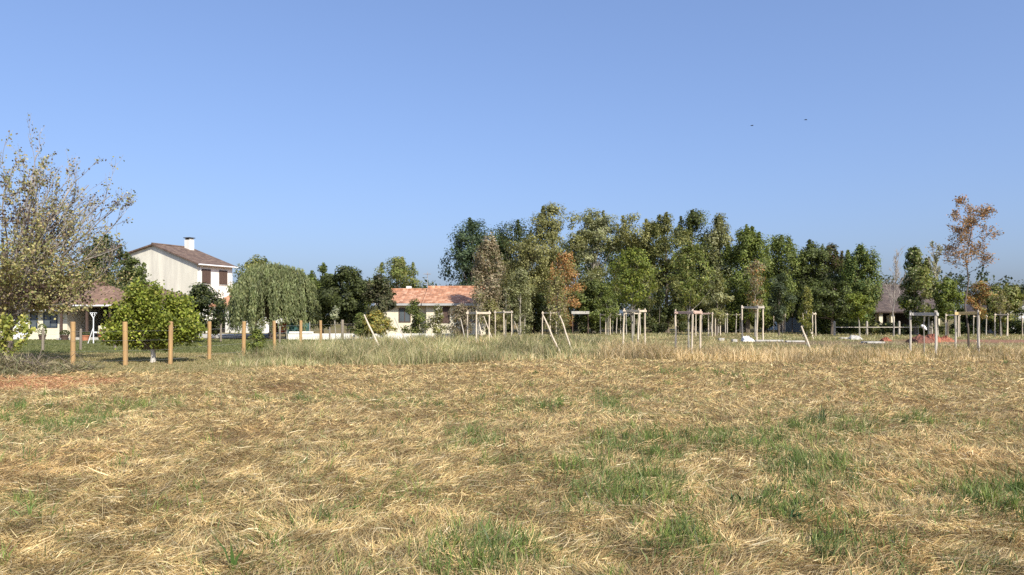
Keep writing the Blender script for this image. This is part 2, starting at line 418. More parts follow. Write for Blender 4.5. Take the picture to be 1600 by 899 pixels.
# ----- green grass coming up through the hay
r = np.random.default_rng(21)
n = 1500000
X, Y = sample_field(r, n, 3.4, 26.5, 1.35)
gm = green_mask(X, Y)
clus = sstep(0.45, 0.75, vnoise(X * 7, Y * 7, 61))
keep = r.random(n) < gm ** 1.25 * (0.03 + 0.16 * clus ** 1.5) * 0.5
X, Y, gm = X[keep], Y[keep], gm[keep]; n = len(X)
head = r.uniform(0, 2 * math.pi, n)
Ln = (0.05 + 0.2 * r.random(n) ** 2) * (0.65 + 0.75 * gm) * np.where(r.random(n) < .06, 1.5, 1)
Wd = np.maximum(0.003 + 0.008 * r.random(n) ** 3, Y * 0.0005)
cols = pick(r, [(0.12, 0.17, 0.055), (0.17, 0.22, 0.075), (0.085, 0.12, 0.045), (0.24, 0.27, 0.09), (0.33, 0.32, 0.15)], n, [4, 4, 3, 2, 1]) * r.uniform(.8, 1.15, n)[:, None]
tagp(blades('green_grass', np.stack([X, Y, ground_h(X, Y) - .01], 1), head, r.normal(1.2, 0.2, n), r.uniform(0.0, .8, n), Ln, Wd, cols, M_GRASS, 6),
     'fresh green grass tufts sprouting through the mown hay', kind='stuff')

# ----- denser tufts
r = np.random.default_rng(24)
X, Y = sample_field(r, 60000, 3.6, 25.5, 1.5)
gm = green_mask(X, Y)
keep = r.random(len(X)) < np.clip(gm, 0, 1) ** 1.6 * 0.10 + .0022
X, Y, gm = X[keep], Y[keep], gm[keep]
kk = (r.integers(5, 26, len(X)) * (.5 + gm)).astype(int); rep = np.repeat(np.arange(len(X)), kk); n = len(rep)
rad = r.uniform(.02, .10, len(X))[rep]
bx = X[rep] + r.normal(0, 1, n) * rad; by = Y[rep] + r.normal(0, 1, n) * rad
th_ = r.uniform(.55, 1.15, len(X))[rep]
tc_ = pick(r, [(0.11, 0.165, 0.045), (0.15, 0.21, 0.055), (0.20, 0.26, 0.065), (0.26, 0.30, 0.085), (0.12, 0.15, 0.055)], len(X), [4, 4, 2.5, 1, 2])[rep]
tagp(blades('grass_tufts', np.stack([bx, by, ground_h(bx, by) - .01], 1), r.uniform(0, 6.28, n), r.normal(1.3, .16, n), r.uniform(0, .7, n), th_ * r.uniform(.09, .25, n), np.maximum(r.uniform(.005, .011, n), by * .0007),
            tc_ * r.uniform(.8, 1.25, (n, 1)), M_GRASS, 16), 'upright green tufts of grass standing in the hay', kind='stuff')

# ----- a few lone blades and broad leaves close to the camera
def tuft(px, py, k, ln, wd, col, seed, label, name='grass_tuft', spread=0.03, lean=0.25, cat='grass'):
    r = np.random.default_rng(seed); Y0 = gy(py); X0 = wx(px, Y0)
    P = np.stack([X0 + r.normal(0, spread, k), Y0 + r.normal(0, spread, k), np.zeros(k)], 1)
    P[:, 2] = ground_h(P[:, 0], P[:, 1]) - 0.01
    cols = np.array(col)[None, :] * r.uniform(.8, 1.2, (k, 1))
    o = blades(name, P, r.uniform(0, 6.28, k), r.normal(1.35, lean, k), r.uniform(0.1, .7, k), r.uniform(.6, 1.1, k) * ln, np.full(k, wd) * r.uniform(.8, 1.2, k), cols, M_GRASS, seed)
    return tagp(o, label, cat)

# ----- rough tall grass between the hay and the trees
r = np.random.default_rng(31)
n = 230000
u = r.random(n)
Y = 23.0 + (72 - 23.0) * u ** 1.5
X = r.uniform(-1, 1, n) * (0.78 * Y + 2)
edge = EDGE_N(X)
lawnside = X < -9.6 - 0.0 * Y + 0.6 * (vnoise(Y * .5, Y * 0, 4) - .5)
keep = (Y > edge + r.normal(0, .25, n)) & ~lawnside
px = 800 + X / Y * F
straw = sstep(860, 1010, px) * (1 - sstep(33, 36, Y)) + sstep(.55, .7, fbm(X * .4, Y * .4, 66, 3)) * .45
tallL = (1 - sstep(3, 9, X)) * (1 - sstep(42, 52, Y))
tallR = (1 - sstep(31, 34, Y)) * sstep(3, 8, X)
hgt = 0.14 + 0.36 * tallL + 0.26 * tallR
baret = sstep(12, 16, X) * np.exp(-((Y - 44) / 4.5) ** 4)
keep &= r.random(n) > baret * .85
keep &= ~((X > 24) & (np.abs(Y - 47) < 3.0) & (r.random(n) < .9))
hn = fbm(X * .7, Y * .7, 99, 3)
hgt = hgt * (0.35 + 1.15 * sstep(.25, .75, hn)) * (.7 + .6 * vnoise(X * 2.6, Y * 1.3, 98))
X, Y, straw, hgt, hn = X[keep], Y[keep], straw[keep], hgt[keep], hn[keep]; n = len(X)
cg = pick(r, [(0.31, 0.30, 0.14), (0.40, 0.37, 0.19), (0.22, 0.24, 0.095), (0.52, 0.45, 0.27), (0.17, 0.19, 0.075)], n, [4, 3.5, 2.5, 3, 1.2])
cs = pick(r, [(0.60, 0.45, 0.25), (0.68, 0.54, 0.33), (0.50, 0.36, 0.19), (0.36, 0.28, 0.15)], n, [4, 2.5, 3, 1.5])
iss = r.random(n) < np.clip(straw, 0.10, .92)
cols = np.where(iss[:, None], cs, cg) * (0.6 + 0.8 * sstep(.25, .75, fbm(X * .9, Y * .9, 12, 3)))[:, None]
Wd = np.maximum(r.uniform(.004, .009, n), Y * 0.00055)
tagp(blades('tall_grass', np.stack([X, Y, np.zeros(n) - .01], 1), r.uniform(0, 6.28, n), r.normal(1.25, .25, n), r.uniform(.1, 1.0, n), hgt * r.uniform(.6, 1.35, n), Wd, cols, M_GRASS, 8),
     'rough tall grass, olive green to straw, between hay field and trees', kind='stuff')

# ----- short lawn grass on the left
r = np.random.default_rng(35)
n = 170000
Y = 20.5 + 29.5 * r.random(n) ** 1.4 ; X = -7 - r.random(n) * (0.8 * Y - 6)
keep = (X < -7.3 - 0.05 * (Y - 25)) & ((X < -9.2) | (Y < EDGE_N(X)))
chips = np.clip(1 - ((X + 12.2) / 3.6) ** 2 - ((Y - 17.4) / 2.1) ** 2, 0, 1)
keep &= chips < .05
X, Y = X[keep], Y[keep]; n = len(X)
gz = sstep(31.2, 32.2, Y)
cd = pick(r, [(0.40, 0.32, 0.17), (0.32, 0.27, 0.13), (0.24, 0.23, 0.10)], n); cl = pick(r, [(0.16, 0.175, 0.065), (0.21, 0.21, 0.085), (0.125, 0.145, 0.05)], n)
cols = cd * (1 - gz[:, None]) + cl * gz[:, None]
tagp(blades('lawn_grass', np.stack([X, Y, np.zeros(n) - .005], 1), r.uniform(0, 6.28, n), r.normal(.9, .35, n), r.uniform(0, .6, n), r.uniform(.03, .10, n), np.maximum(.008, Y * .0009), cols, M_GRASS, 9),
     'short lawn grass, straw coloured near the fence and green by the houses', kind='stuff')

# ------------------------------------------------------------------ foliage
def rhombs(C, nrm, Ln, Wd, cols, seed, axis=None):
    """flat leaves centred on C with normal nrm"""
    r = np.random.default_rng(seed); n = len(C)
    nrm = nrm / (np.linalg.norm(nrm, axis=1)[:, None] + 1e-9)
    a = np.cross(nrm, r.normal(0, 1, (n, 3))) if axis is None else axis
    a = a / (np.linalg.norm(a, axis=1)[:, None] + 1e-9)
    b = np.cross(nrm, a); b /= np.linalg.norm(b, axis=1)[:, None] + 1e-9
    a = a * (Ln / 2)[:, None]; b = b * (Wd / 2)[:, None]
    V = np.stack([C - a, C + b, C + a, C - b], 1).reshape(-1, 3)
    q = np.arange(n) * 4
    return V, np.stack([q, q + 1, q + 2, q + 3], 1), np.repeat(cols, 4, 0)

PROF = {
    'round': lambda t: np.sqrt(np.clip(1 - (2 * t - 1) ** 2, 0, 1)) ** 0.8,
    'oval': lambda t: np.clip(np.sin(np.pi * np.clip(t, 0, 1) ** 0.8), 0, 1) ** 0.6,
    'column': lambda t: np.clip(np.minimum(1, (1 - t) * 3.2) * np.minimum(1, .55 + t * 2), 0, 1) ** .6,
    'full': lambda t: np.clip(1 - np.abs(2 * t - 1) ** 3.2, 0, 1) ** .55,
    'spire': lambda t: np.clip((1 - t) ** .75 * np.minimum(1, .45 + t * 3), 0, 1),
    'skirt': lambda t: np.clip(np.sqrt(np.clip(1 - t ** 2.2, 0, 1)) * np.minimum(1, .7 + t), 0, 1),
    'vase': lambda t: np.clip((0.35 + 0.75 * t) * np.sqrt(np.clip(1 - t ** 5, 0, 1)), 0, 1),
}
def crown_pts(Rx, z0, z1, shape, nleaf, clump, seed, up=0.8, fill=0.45, K=None, lob=0.22, lobes=False):
    r = np.random.default_rng(seed)
    H = z1 - z0
    if K is None: K = int(np.clip(1.5 * Rx * Rx * H / clump ** 3 * 0.55, 25, 260))
    t = r.random(K) ** 0.9; w = PROF[shape](t)
    phi = r.uniform(0, 2 * math.pi, K)
    irr = 1 + lob * np.sin(2 * phi + 5 * t + seed) + lob * 0.8 * np.sin(5 * phi - 9 * t + seed * 2.1) + r.normal(0, .09, K)
    rad = Rx * w * irr * r.random(K) ** fill
    rad = np.maximum(rad - clump * 0.35, 0)
    C = np.stack([rad * np.cos(phi), rad * np.sin(phi) * 0.9, z0 + clump * .4 + t * (H - clump * .7 * up)], 1)
    OUT = C - np.array([0, 0, (z0 + z1) / 2])
    if lobes:
        nl = int(np.clip(5 + 3.2 * H / (2 * Rx), 6, 13)); LC = []; LR = []
        for q_ in range(nl):
            tq = (q_ + r.uniform(.2, .8)) / nl; wq = float(PROF[shape](np.array(tq)))
            lr = Rx * r.uniform(.34, .62) * (.55 + .45 * wq); pq = q_ * 2.4 + r.uniform(-.7, .7)
            rq = max(Rx * wq * r.uniform(.85, 1.15) - lr * .8, 0)
            LC.append((rq * math.cos(pq), rq * math.sin(pq) * .9, min(z0 + lr * .5 + tq * (H - lr * .75), z1 - lr * up * .85))); LR.append(lr)
        LC = np.array(LC); LR = np.array(LR); LC[-1, 2] = z1 - LR[-1] * 1.0 * up
        m_ = r.random(K) < .66; li = r.choice(nl, K, p=LR ** 2 / (LR ** 2).sum())
        g_ = r.normal(0, 1, (K, 3)); g_ /= np.linalg.norm(g_, axis=1)[:, None]
        CC = LC[li] + g_ * (LR[li] * r.random(K) ** .35 * .92)[:, None] * np.array([1, 1, up * 1.05])
        CC[:, 2] = np.clip(CC[:, 2], z0 + clump * .3, z1)
        C = np.where(m_[:, None], CC, C); OUT = np.where(m_[:, None], g_ * 1.0, OUT)
    OUT = OUT / (np.linalg.norm(OUT, axis=1)[:, None] + 1e-6)
    cs = clump * r.uniform(.6, 1.25, K)
    tint = np.clip(r.normal(1, .2, K), .55, 1.5)
    wt = cs ** 2; idx = r.choice(K, nleaf, p=wt / wt.sum())
    g = r.normal(0, 1, (nleaf, 3)); g /= np.linalg.norm(g, axis=1)[:, None]
    g = g * (r.random(nleaf) ** 0.45)[:, None]
    P = C[idx] + g * cs[idx][:, None] * np.array([1, 1, up])
    nrm = g * 0.8 + OUT[idx] * .8 + r.normal(0, .42, (nleaf, 3)) + np.array([0, 0, .35])
    return C, P, nrm, tint[idx], r
def branch_tree(mb, base, top, C, r, rt, nlimb=10, k=6, lean=0.0):
    """a tapered trunk with limbs reaching clump centres"""
    pts = []; rad = []
    for s in range(7):
        t = s / 6
        pts.append((base[0] + r.normal(0, .04) * t * 2 + lean * t, base[1] + r.normal(0, .04) * t, base[2] + (top - base[2]) * t)); rad.append(rt * (1.25 if s == 0 else 1) * (1 - .8 * t))
    mb.tube(pts, rad, k)
    sel = r.choice(len(C), min(nlimb, len(C)), replace=False)
    for i in sel:
        c = C[i]; t = np.clip((c[2] - base[2]) / (top - base[2]) * .62, .12, .9)
        q = t * 6; a = int(q); f = q - a; p0 = np.array(pts[a]) * (1 - f) + np.array(pts[min(a + 1, 6)]) * f
        m = (p0 + c) / 2 + np.array([0, 0, -.12 * abs(c[0] - p0[0])])
        rr = rt * .38 * (1 - .5 * t)
        mb.tube([p0, m, c], [rr, rr * .6, rr * .2], 4)

def leafy(name, label, cat, px, Y, ytop, ybot, hw, shape='round', pal=((0.06, .09, .03),), w=None, n=7000, leaf=0.2, clump=0.6, seed=1, up=.8, trunk=0.12,
          fill=.45, group=None, spikes=0, bark=None, base_y=None, trunk_name='trunk', crown_name='crown', aspect=.6, nlimb=12, lob=.22, extra=None, K=None, trunk_px=None):
    X = wx(px, Y); z1 = wz(ytop, Y); z0 = max(wz(ybot, Y), 0.02); R = hw / F * Y
    root = empty(name, (X, Y, 0), 0, label, cat, group)
    C, P, nr, tint, r = crown_pts(R, z0, z1, shape, n, clump, seed, up, fill, K, lob, lobes=(Y >= 43 and hw > 15 and name != 'shrub'))
    cols = pick(r, pal, len(P), w) * tint[:, None] * r.uniform(.75, 1.25, len(P))[:, None]
    if spikes:
        ps = []; 
        for s in range(spikes):
            ph = r.uniform(0, 6.28); rr = R * .75 * r.random() ** .5; hh = clump * r.uniform(1.6, 3.2)
            zt = z0 + (z1 - z0) * (1 - .35 * (rr / R) ** 2)
            m_ = int(n * .02) + 12; tt = r.random(m_)
            ps.append(np.stack([rr * math.cos(ph) + r.normal(0, clump * .32, m_) * (1.25 - tt), rr * math.sin(ph) + r.normal(0, clump * .32, m_) * (1.25 - tt), zt - hh * .9 + hh * tt * 1.1], 1))
        ps = np.concatenate(ps); P = np.concatenate([P, ps]); nr = np.concatenate([nr, r.normal(0, .8, ps.shape) + np.array([.3, -.3, .4])])
        cols = np.concatenate([cols, pick(r, pal, len(ps), w) * r.uniform(.8, 1.25, (len(ps), 1))])
    P[:, 2] = np.maximum(P[:, 2], .05)
    Lf = leaf * r.uniform(.6, 1.3, len(P))
    V, Q, T = rhombs(P, nr, Lf, Lf * aspect, cols, seed + 5)
    link(crown_name, fast_mesh(crown_name, V, Q, None, T), M_LEAF, root)
    if trunk:
        mb = MB(); tx = 0 if trunk_px is None else wx(trunk_px, Y) - X
        branch_tree(mb, (tx, 0, 0), z0 + (z1 - z0) * .82, C, r, trunk, nlimb, lean=-tx)
        mb.build(trunk_name, bark or M_BARK, root)
    return root

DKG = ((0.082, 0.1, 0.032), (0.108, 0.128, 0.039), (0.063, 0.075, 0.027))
BLG = ((.055, .088, .040), (.078, .112, .048), (.040, .062, .030), (.10, .135, .065))
MID = ((0.142, 0.18, 0.046), (0.177, 0.217, 0.055), (0.1, 0.131, 0.036), (0.228, 0.251, 0.074))
OLV = ((0.222, 0.222, 0.074), (0.274, 0.268, 0.091), (0.165, 0.171, 0.057), (0.331, 0.314, 0.131))
GRG = ((0.268, 0.285, 0.137), (0.342, 0.342, 0.188), (0.194, 0.217, 0.091), (0.239, 0.239, 0.12))
BRT = ((.16, .20, .032), (.21, .25, .04), (.12, .16, .028), (.27, .28, .06))
RST = ((.44, .22, .08), (.34, .18, .07), (.46, .29, .12), (.27, .21, .09))
TAN = ((0.324, 0.257, 0.162), (0.243, 0.203, 0.121), (0.378, 0.311, 0.203), (0.203, 0.203, 0.108))
YEL = ((.38, .30, .06), (.28, .26, .06), (.42, .30, .08))

# ------------------------------------------------------------------ distant woodland
def distant():
    r = np.random.default_rng(3)
    K = 900; cx = r.uniform(-150, 150, K); cy = r.uniform(125, 150, K)
    hh = 5.2 + 4.5 * fbm(cx * .05, cx * 0 + .7, 5, 3) * 1.1
    cz = hh * r.random(K) ** .6
    n = 46000; idx = r.integers(0, K, n); g = r.normal(0, 1, (n, 3)); g /= np.linalg.norm(g, axis=1)[:, None]
    P = np.stack([cx, cy, cz], 1)[idx] + g * 1.5 * r.random((n, 1)) ** .4
    P[:, 2] = np.maximum(P[:, 2], .1)
    ct = np.clip(r.normal(1, .25, K), .5, 1.6)[idx]
    cols = pick(r, [(.06, .085, .035), (.08, .10, .045), (.10, .10, .05), (.05, .07, .035)], n) * ct[:, None]
    V, Q, T = rhombs(P, g + r.normal(0, .5, (n, 3)) + np.array([0, 0, .4]), r.uniform(.3, .7, n), r.uniform(.25, .5, n), cols, 4)
    tagp(link('distant_woodland', fast_mesh('distant_woodland', V, Q, None, T), M_LEAF), 'far line of low trees behind the houses', kind='stuff')
distant()

# ------------------------------------------------------------------ tree belt behind the field
def T(*a, **k): return leafy(*a, **k)
G_BELT = 'tall trees of the belt behind the field'
T('evergreen_tree', 'dark blue-green evergreen at the left end of the tree belt behind the orange roof', 'tree', 737, 72, 346, 495, 50, 'full', BLG, n=18342, seed=101, clump=.75, trunk=.2, spikes=4, lob=.3)
T('evergreen_tree', 'dark green tree with bumpy top behind the grey-brown thin tree', 'tree', 796, 76, 346, 495, 55, 'full', DKG + ((.05, .09, .045),), n=15007, seed=102, clump=.8, trunk=.2, spikes=5)
T('broadleaf_tree', 'tallest rounded olive tree topping the belt', 'tree', 864, 70, 322, 465, 43, 'full', OLV + GRG[:1], n=15007, seed=103, clump=.7, trunk=.22, spikes=3)
T('broadleaf_tree', 'broad olive-brown tree low in the belt, left of the rust coloured crown', 'tree', 832, 68, 372, 505, 71, 'full', OLV + ((.13, .12, .05),), n=21677, seed=104, clump=.7, trunk=.2)
T('poplar_tree', 'tall grey-green poplar with see-through lower crown right of the rust tree', 'tree', 928, 71, 329, 465, 40, 'full', GRG, n=13339, seed=105, clump=.6, trunk=.2, spikes=5, bark=M_BARKP, nlimb=24)
T('poplar_tree', 'olive-brown topped tree behind the bright green sapling', 'tree', 990, 70, 336, 480, 43, 'full', OLV, n=14173, seed=106, clump=.65, trunk=.2, spikes=5, nlimb=20)
T('broadleaf_tree', 'wide dark olive tree with ragged top in the middle of the belt', 'tree', 1042, 69, 338, 510, 48, 'full', DKG[:2] + OLV[:3], n=20010, seed=107, clump=.7, trunk=.2, spikes=6)
T('broadleaf_tree', 'dark green tree with a small peaked crest behind the sapling in the nearest guard', 'tree', 1082, 70, 333, 510, 43, 'full', DKG + MID[:1] + OLV[2:3], n=18342, seed=108, clump=.7, trunk=.2, spikes=5)
T('poplar_tree', 'narrow pale grey-green poplar between two dark crowns', 'tree', 1124, 69, 337, 505, 24, 'column', GRG[:2] + OLV[:1], n=11672, seed=109, clump=.45, trunk=.15, spikes=3, up=1.3)
T('broadleaf_tree', 'fresh green tree with brownish right flank in the belt', 'tree', 1168, 68, 357, 510, 45, 'column', MID + BRT[:1], n=20010, seed=110, clump=.6, trunk=.2, spikes=7, up=1.3)
T('broadleaf_tree', 'mid green tree with knobbly open top above a gap of sky', 'tree', 1222, 69, 369, 495, 36, 'vase', MID, n=12506, seed=111, clump=.55, trunk=.18, spikes=6, up=1.2)
T('broadleaf_tree', 'dark green tree left of the reddish-tipped crown', 'tree', 1268, 70, 378, 505, 38, 'column', DKG + MID[:1], n=16675, seed=112, clump=.6, trunk=.18, spikes=5)
T('broadleaf_tree', 'dark tree with thin reddish-brown tips', 'tree', 1300, 71, 384, 505, 32, 'full', DKG[:2] + OLV[2:3] + ((.17, .11, .08),), n=15007, seed=113, clump=.6, trunk=.18, spikes=3)
T('poplar_tree', 'green poplar with three leafy spires beside the dark roofed house', 'tree', 1341, 67, 384, 505, 31, 'column', MID + ((.10, .16, .06),), n=15007, seed=114, clump=.45, trunk=.18, spikes=10, up=1.7)
T('broadleaf_tree', 'dark rounded tree before the grey walled house wing', 'tree', 1300, 64, 440, 500, 44, 'round', DKG + MID[:1], n=8000, seed=115, clump=.55, trunk=.15)
T('poplar_tree', 'dark green upright tree right of the bare whitish tree', 'tree', 1430, 60, 388, 505, 25, 'oval', MID[:3] + GRG[:2] + DKG[:1], n=11600, seed=116, clump=.4, trunk=.12, spikes=6, up=1.4)
T('broadleaf_tree', 'fresh green bushy tree behind the guard with yellow rail', 'tree', 1480, 58, 434, 500, 22, 'oval', MID + BRT[:2], n=6000, seed=117, clump=.4, trunk=.1, spikes=3, leaf=.17)
T('broadleaf_tree', 'small rust-orange tree low on the right behind the tall brown sapling', 'tree', 1530, 58, 440, 495, 19, 'round', RST + OLV[:2], n=3500, seed=118, clump=.4, trunk=.08, leaf=.15)
T('broadleaf_tree', 'wide olive tree with twiggy top near the right edge', 'tree', 1563, 62, 444, 505, 34, 'round', OLV + MID[:2], n=6500, seed=119, clump=.45, trunk=.12, spikes=6)
T('broadleaf_tree', 'very dark tree cut by the right edge above the gabled cottage', 'tree', 1608, 74, 444, 505, 35, 'full', DKG, n=7503, seed=120, clump=.6, trunk=.12)
T('broadleaf_tree', 'conical green tree behind the orange roofed house', 'tree', 621, 80, 402, 495, 40, 'column', MID[:2] + OLV[:2], n=13339, seed=121, clump=.6, trunk=.2, spikes=3)
T('broadleaf_tree', 'grey-brown upright tree with withered leaves by the orange roof', 'tree', 762, 58, 372, 510, 27, 'column', TAN, n=9425, seed=122, clump=.4, trunk=.1, spikes=7, up=1.5, leaf=.16)
T('broadleaf_tree', 'rust-orange autumn tree glowing in front of the belt', 'tree', 882, 62, 392, 512, 27, 'oval', RST + OLV[:1], w=(3, 2, 3, 2, 2), n=5200, seed=123, clump=.42, trunk=.1, spikes=4, leaf=.16)
T('broadleaf_tree', 'feathery grey-green small tree left of the rust tree', 'tree', 813, 60, 420, 520, 22, 'column', GRG, n=4500, seed=124, clump=.4, trunk=.08, spikes=5, up=1.4, leaf=.15, bark=M_BARKP)
T('broadleaf_tree', 'grey-green small tree below the gap of sky', 'tree', 1217, 60, 430, 505, 18, 'round', ((.09, .12, .06), (.12, .15, .08), (.07, .09, .045)), n=4500, seed=125, clump=.4, trunk=.07, leaf=.15)
T('broadleaf_tree', 'lime green young tree against the dark roofed house', 'tree', 1343, 58, 458, 498, 20, 'round', BRT, n=3500, seed=126, clump=.35, trunk=.06, leaf=.15, bark=M_BARKP)
T('broadleaf_tree', 'thin brown-leaved young tree with pale stem below the fresh green tree', 'tree', 1180, 55, 410, 498, 20, 'vase', TAN + OLV[:2] + RST[:1], n=2600, seed=127, clump=.35, trunk=.07, leaf=.14, bark=M_BARKP, spikes=4)
T('broadleaf_tree', 'pale olive light tree between the two saplings', 'tree', 1120, 60, 425, 510, 24, 'oval', OLV + GRG, n=5500, seed=128, clump=.45, trunk=.09, leaf=.16)
T('broadleaf_tree', 'green bushy tree under the grey-green poplar', 'tree', 935, 66, 440, 512, 35, 'full', MID + DKG[:1], n=10005, seed=129, clump=.5, trunk=.1)

for k_, (px_, yt_, hw_, lab_) in enumerate([(775, 385, 50, 'dark back-row tree behind the grey-brown thin tree'), (900, 368, 48, 'dark back-row tree filling the gap between the tallest olive tree and the grey-green poplar'), (962, 372, 46, 'dark back-row tree behind the bright green sapling'),
        (1015, 366, 46, 'dark back-row tree between the olive-brown top and the wide dark olive tree'), (1100, 372, 44, 'dark back-row tree behind the narrow pale poplar'), (1150, 380, 40, 'dark back-row tree left of the fresh green tree'), (1196, 398, 36, 'dark back-row tree between the fresh green and the knobbly tree'), (1246, 420, 36, 'dark back-row tree low behind the gap of sky'), (1322, 412, 32, 'dark back-row tree left of the three-spired poplar')]):
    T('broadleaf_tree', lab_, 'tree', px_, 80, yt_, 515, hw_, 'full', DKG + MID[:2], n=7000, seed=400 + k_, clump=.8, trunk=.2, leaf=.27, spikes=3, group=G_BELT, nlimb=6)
def hedge(x0, x1, Y, htop, pal, n, seed, label, depth=1.6, name='hedge'):
    r = np.random.default_rng(seed); a, b = wx(x0, Y), wx(x1, Y); cx0 = (a + b) / 2
    K = int((b - a) * 5); cx = r.uniform(a, b, K) - cx0; cy = r.uniform(-depth, depth, K)
    H = htop * (.7 + .55 * fbm(cx * .5 + 50, cx * 0 + seed, seed, 2)); cz = H * r.random(K) ** .7
    idx = r.integers(0, K, n); g = r.normal(0, 1, (n, 3)); g /= np.linalg.norm(g, axis=1)[:, None]
    P = np.stack([cx, cy, cz], 1)[idx] + g * .5 * r.random((n, 1)) ** .4; P[:, 2] = np.maximum(P[:, 2], .04)
    cols = pick(r, pal, n) * np.clip(r.normal(1, .22, K), .5, 1.5)[idx][:, None]
    root = empty(name, (cx0, Y, 0), 0, label, 'hedge')
    V, Q, T_ = rhombs(P, g + r.normal(0, .5, (n, 3)) + np.array([0, 0, .4]), r.uniform(.12, .28, n), r.uniform(.08, .2, n), cols, seed)
    link('foliage', fast_mesh('foliage', V, Q, None, T_), M_LEAF, root)
    mb = MB()
    for k in range(int((b - a) / 1.3)):
        xx = a - cx0 + .6 + k * 1.3 + r.uniform(-.3, .3)
        MB().tube([(xx, r.uniform(-.4, .4), 0), (xx + r.uniform(-.2, .2), 0, htop * .7)], [.05, .02], 5).build('stem', M_BARK, root)
    return root
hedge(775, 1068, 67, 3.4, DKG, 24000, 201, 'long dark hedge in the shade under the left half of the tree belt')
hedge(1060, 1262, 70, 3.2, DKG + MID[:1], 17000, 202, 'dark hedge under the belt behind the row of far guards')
hedge(1262, 1350, 66, 1.2, DKG + MID[:2], 5000, 203, 'low dark hedge before the grey house wing')
hedge(1350, 1470, 62, .75, DKG + OLV[:2], 5000, 204, 'low scruffy hedge before the dark roofed house', depth=.8)
hedge(1440, 1612, 64, 2.2, DKG + MID[:1], 11000, 205, 'dark green hedge along the right edge behind the guards')

# ------------------------------------------------------------------ left side trees
T('conifer_tree', 'dark green conifer clump with many thin upright shoots left of the two-storey house', 'tree', 165, 62, 372, 500, 40, 'column', DKG[:2] + ((.06, .095, .035),), n=13000, seed=131, clump=.6, trunk=.2, spikes=12, up=1.5)
T('conifer_tree', 'small dark shrub-like conifer against the stained gable', 'tree', 210, 58, 405, 500, 26, 'oval', DKG[:2] + MID[:1], n=6500, seed=132, clump=.5, trunk=.12, spikes=5)
T('broadleaf_tree', 'dark leaved round tree before the white wall of the two-storey house', 'tree', 317, 44, 444, 515, 38, 'round', DKG + ((.05, .07, .035),), n=6500, seed=133, clump=.4, trunk=.1, leaf=.17, lob=.35, bark=M_BARKP, trunk_px=298)
T('broadleaf_tree', 'very dark dense round tree right of the willow', 'tree', 545, 52, 420, 512, 44, 'round', DKG, n=13000, seed=134, clump=.55, trunk=.18, leaf=.2)
T('broadleaf_tree', 'dark olive tree squeezed between the willow and the very dark tree', 'tree', 503, 54, 416, 515, 27, 'oval', MID[:3] + DKG[:1], n=7000, seed=135, clump=.5, trunk=.14, spikes=2)
T('broadleaf_tree', 'rough brownish-green tree hanging over the left end of the orange roof', 'tree', 592, 50, 432, 510, 25, 'oval', ((.07, .085, .035), (.10, .10, .045), (.12, .11, .06)), n=5000, seed=136, clump=.45, trunk=.1, spikes=4)
T('broadleaf_tree', 'olive rounded tree behind the upper left of the willow', 'tree', 398, 58, 402, 510, 36, 'round', OLV[:3] + MID[:2], n=8000, seed=137, clump=.55, trunk=.18)
T('shrub', 'golden-orange shrub behind the leaning stake', 'shrub', 590, 47, 486, 527, 27, 'skirt', YEL + OLV[:2] + MID[:2], w=(3, 3, 2, 2, 2, 1, 1), n=4500, seed=138, clump=.3, trunk=.03, leaf=.13, crown_name='foliage', trunk_name='stem', nlimb=10)
T('shrub', 'green shrub left of the golden-orange one beside the white wall', 'shrub', 562, 47.5, 492, 528, 20, 'skirt', MID + OLV[:1], n=3000, seed=139, clump=.35, trunk=.03, leaf=.14, crown_name='foliage', trunk_name='stem')
T('shrub', 'tall dark green shrub before the orange roofed house wall', 'shrub', 648, 51.5, 470, 529, 20, 'column', MID[:3] + DKG[:1] + OLV[:1], n=3800, seed=140, clump=.35, trunk=.03, leaf=.13, crown_name='foliage', trunk_name='stem')
T('shrub', 'pale blossoming shrub beside the dark window of the orange roofed house', 'shrub', 684, 47.5, 480, 530, 18, 'skirt', OLV[:3] + ((.55, .52, .42),), w=(3, 2, 3, 2), n=2600, seed=141, clump=.3, trunk=.03, leaf=.12, crown_name='foliage', trunk_name='stem')
T('shrub', 'withered brown shrub before the right part of the orange roofed house', 'shrub', 722, 48, 476, 530, 26, 'skirt', TAN + ((.14, .10, .06),), n=3600, seed=142, clump=.32, trunk=.03, leaf=.12, crown_name='foliage', trunk_name='stem', nlimb=30)
T('shrub', 'brown-green dry shrub behind the guard with the crossed stakes left of the dark hedge', 'shrub', 768, 56, 468, 524, 26, 'skirt', TAN[:2] + OLV, n=3600, seed=143, clump=.35, trunk=.03, leaf=.14, crown_name='foliage', trunk_name='stem', nlimb=20)
T('shrub', 'small tree with cream variegated leaves under the very dark tree', 'shrub', 524, 46, 480, 500, 8, 'round', ((.55, .55, .38), (.40, .42, .25), (.12, .15, .06)), n=700, seed=144, clump=.2, trunk=.035, leaf=.12, crown_name='foliage', trunk_name='stem', bark=M_BARKP)
T('shrub', 'light green shrub at the foot of the fence by a leaning wooden post', 'shrub', 401, 30, 512, 552, 16, 'skirt', MID + BRT[:2], n=2200, seed=145, clump=.18, trunk=.02, leaf=.08, crown_name='foliage', trunk_name='stem')
T('shrub', 'clipped dark bush by the terrace of the two-storey house', 'shrub', 336, 52, 500, 524, 14, 'round', DKG, n=1500, seed=146, clump=.25, trunk=.03, leaf=.13, crown_name='foliage', trunk_name='stem')

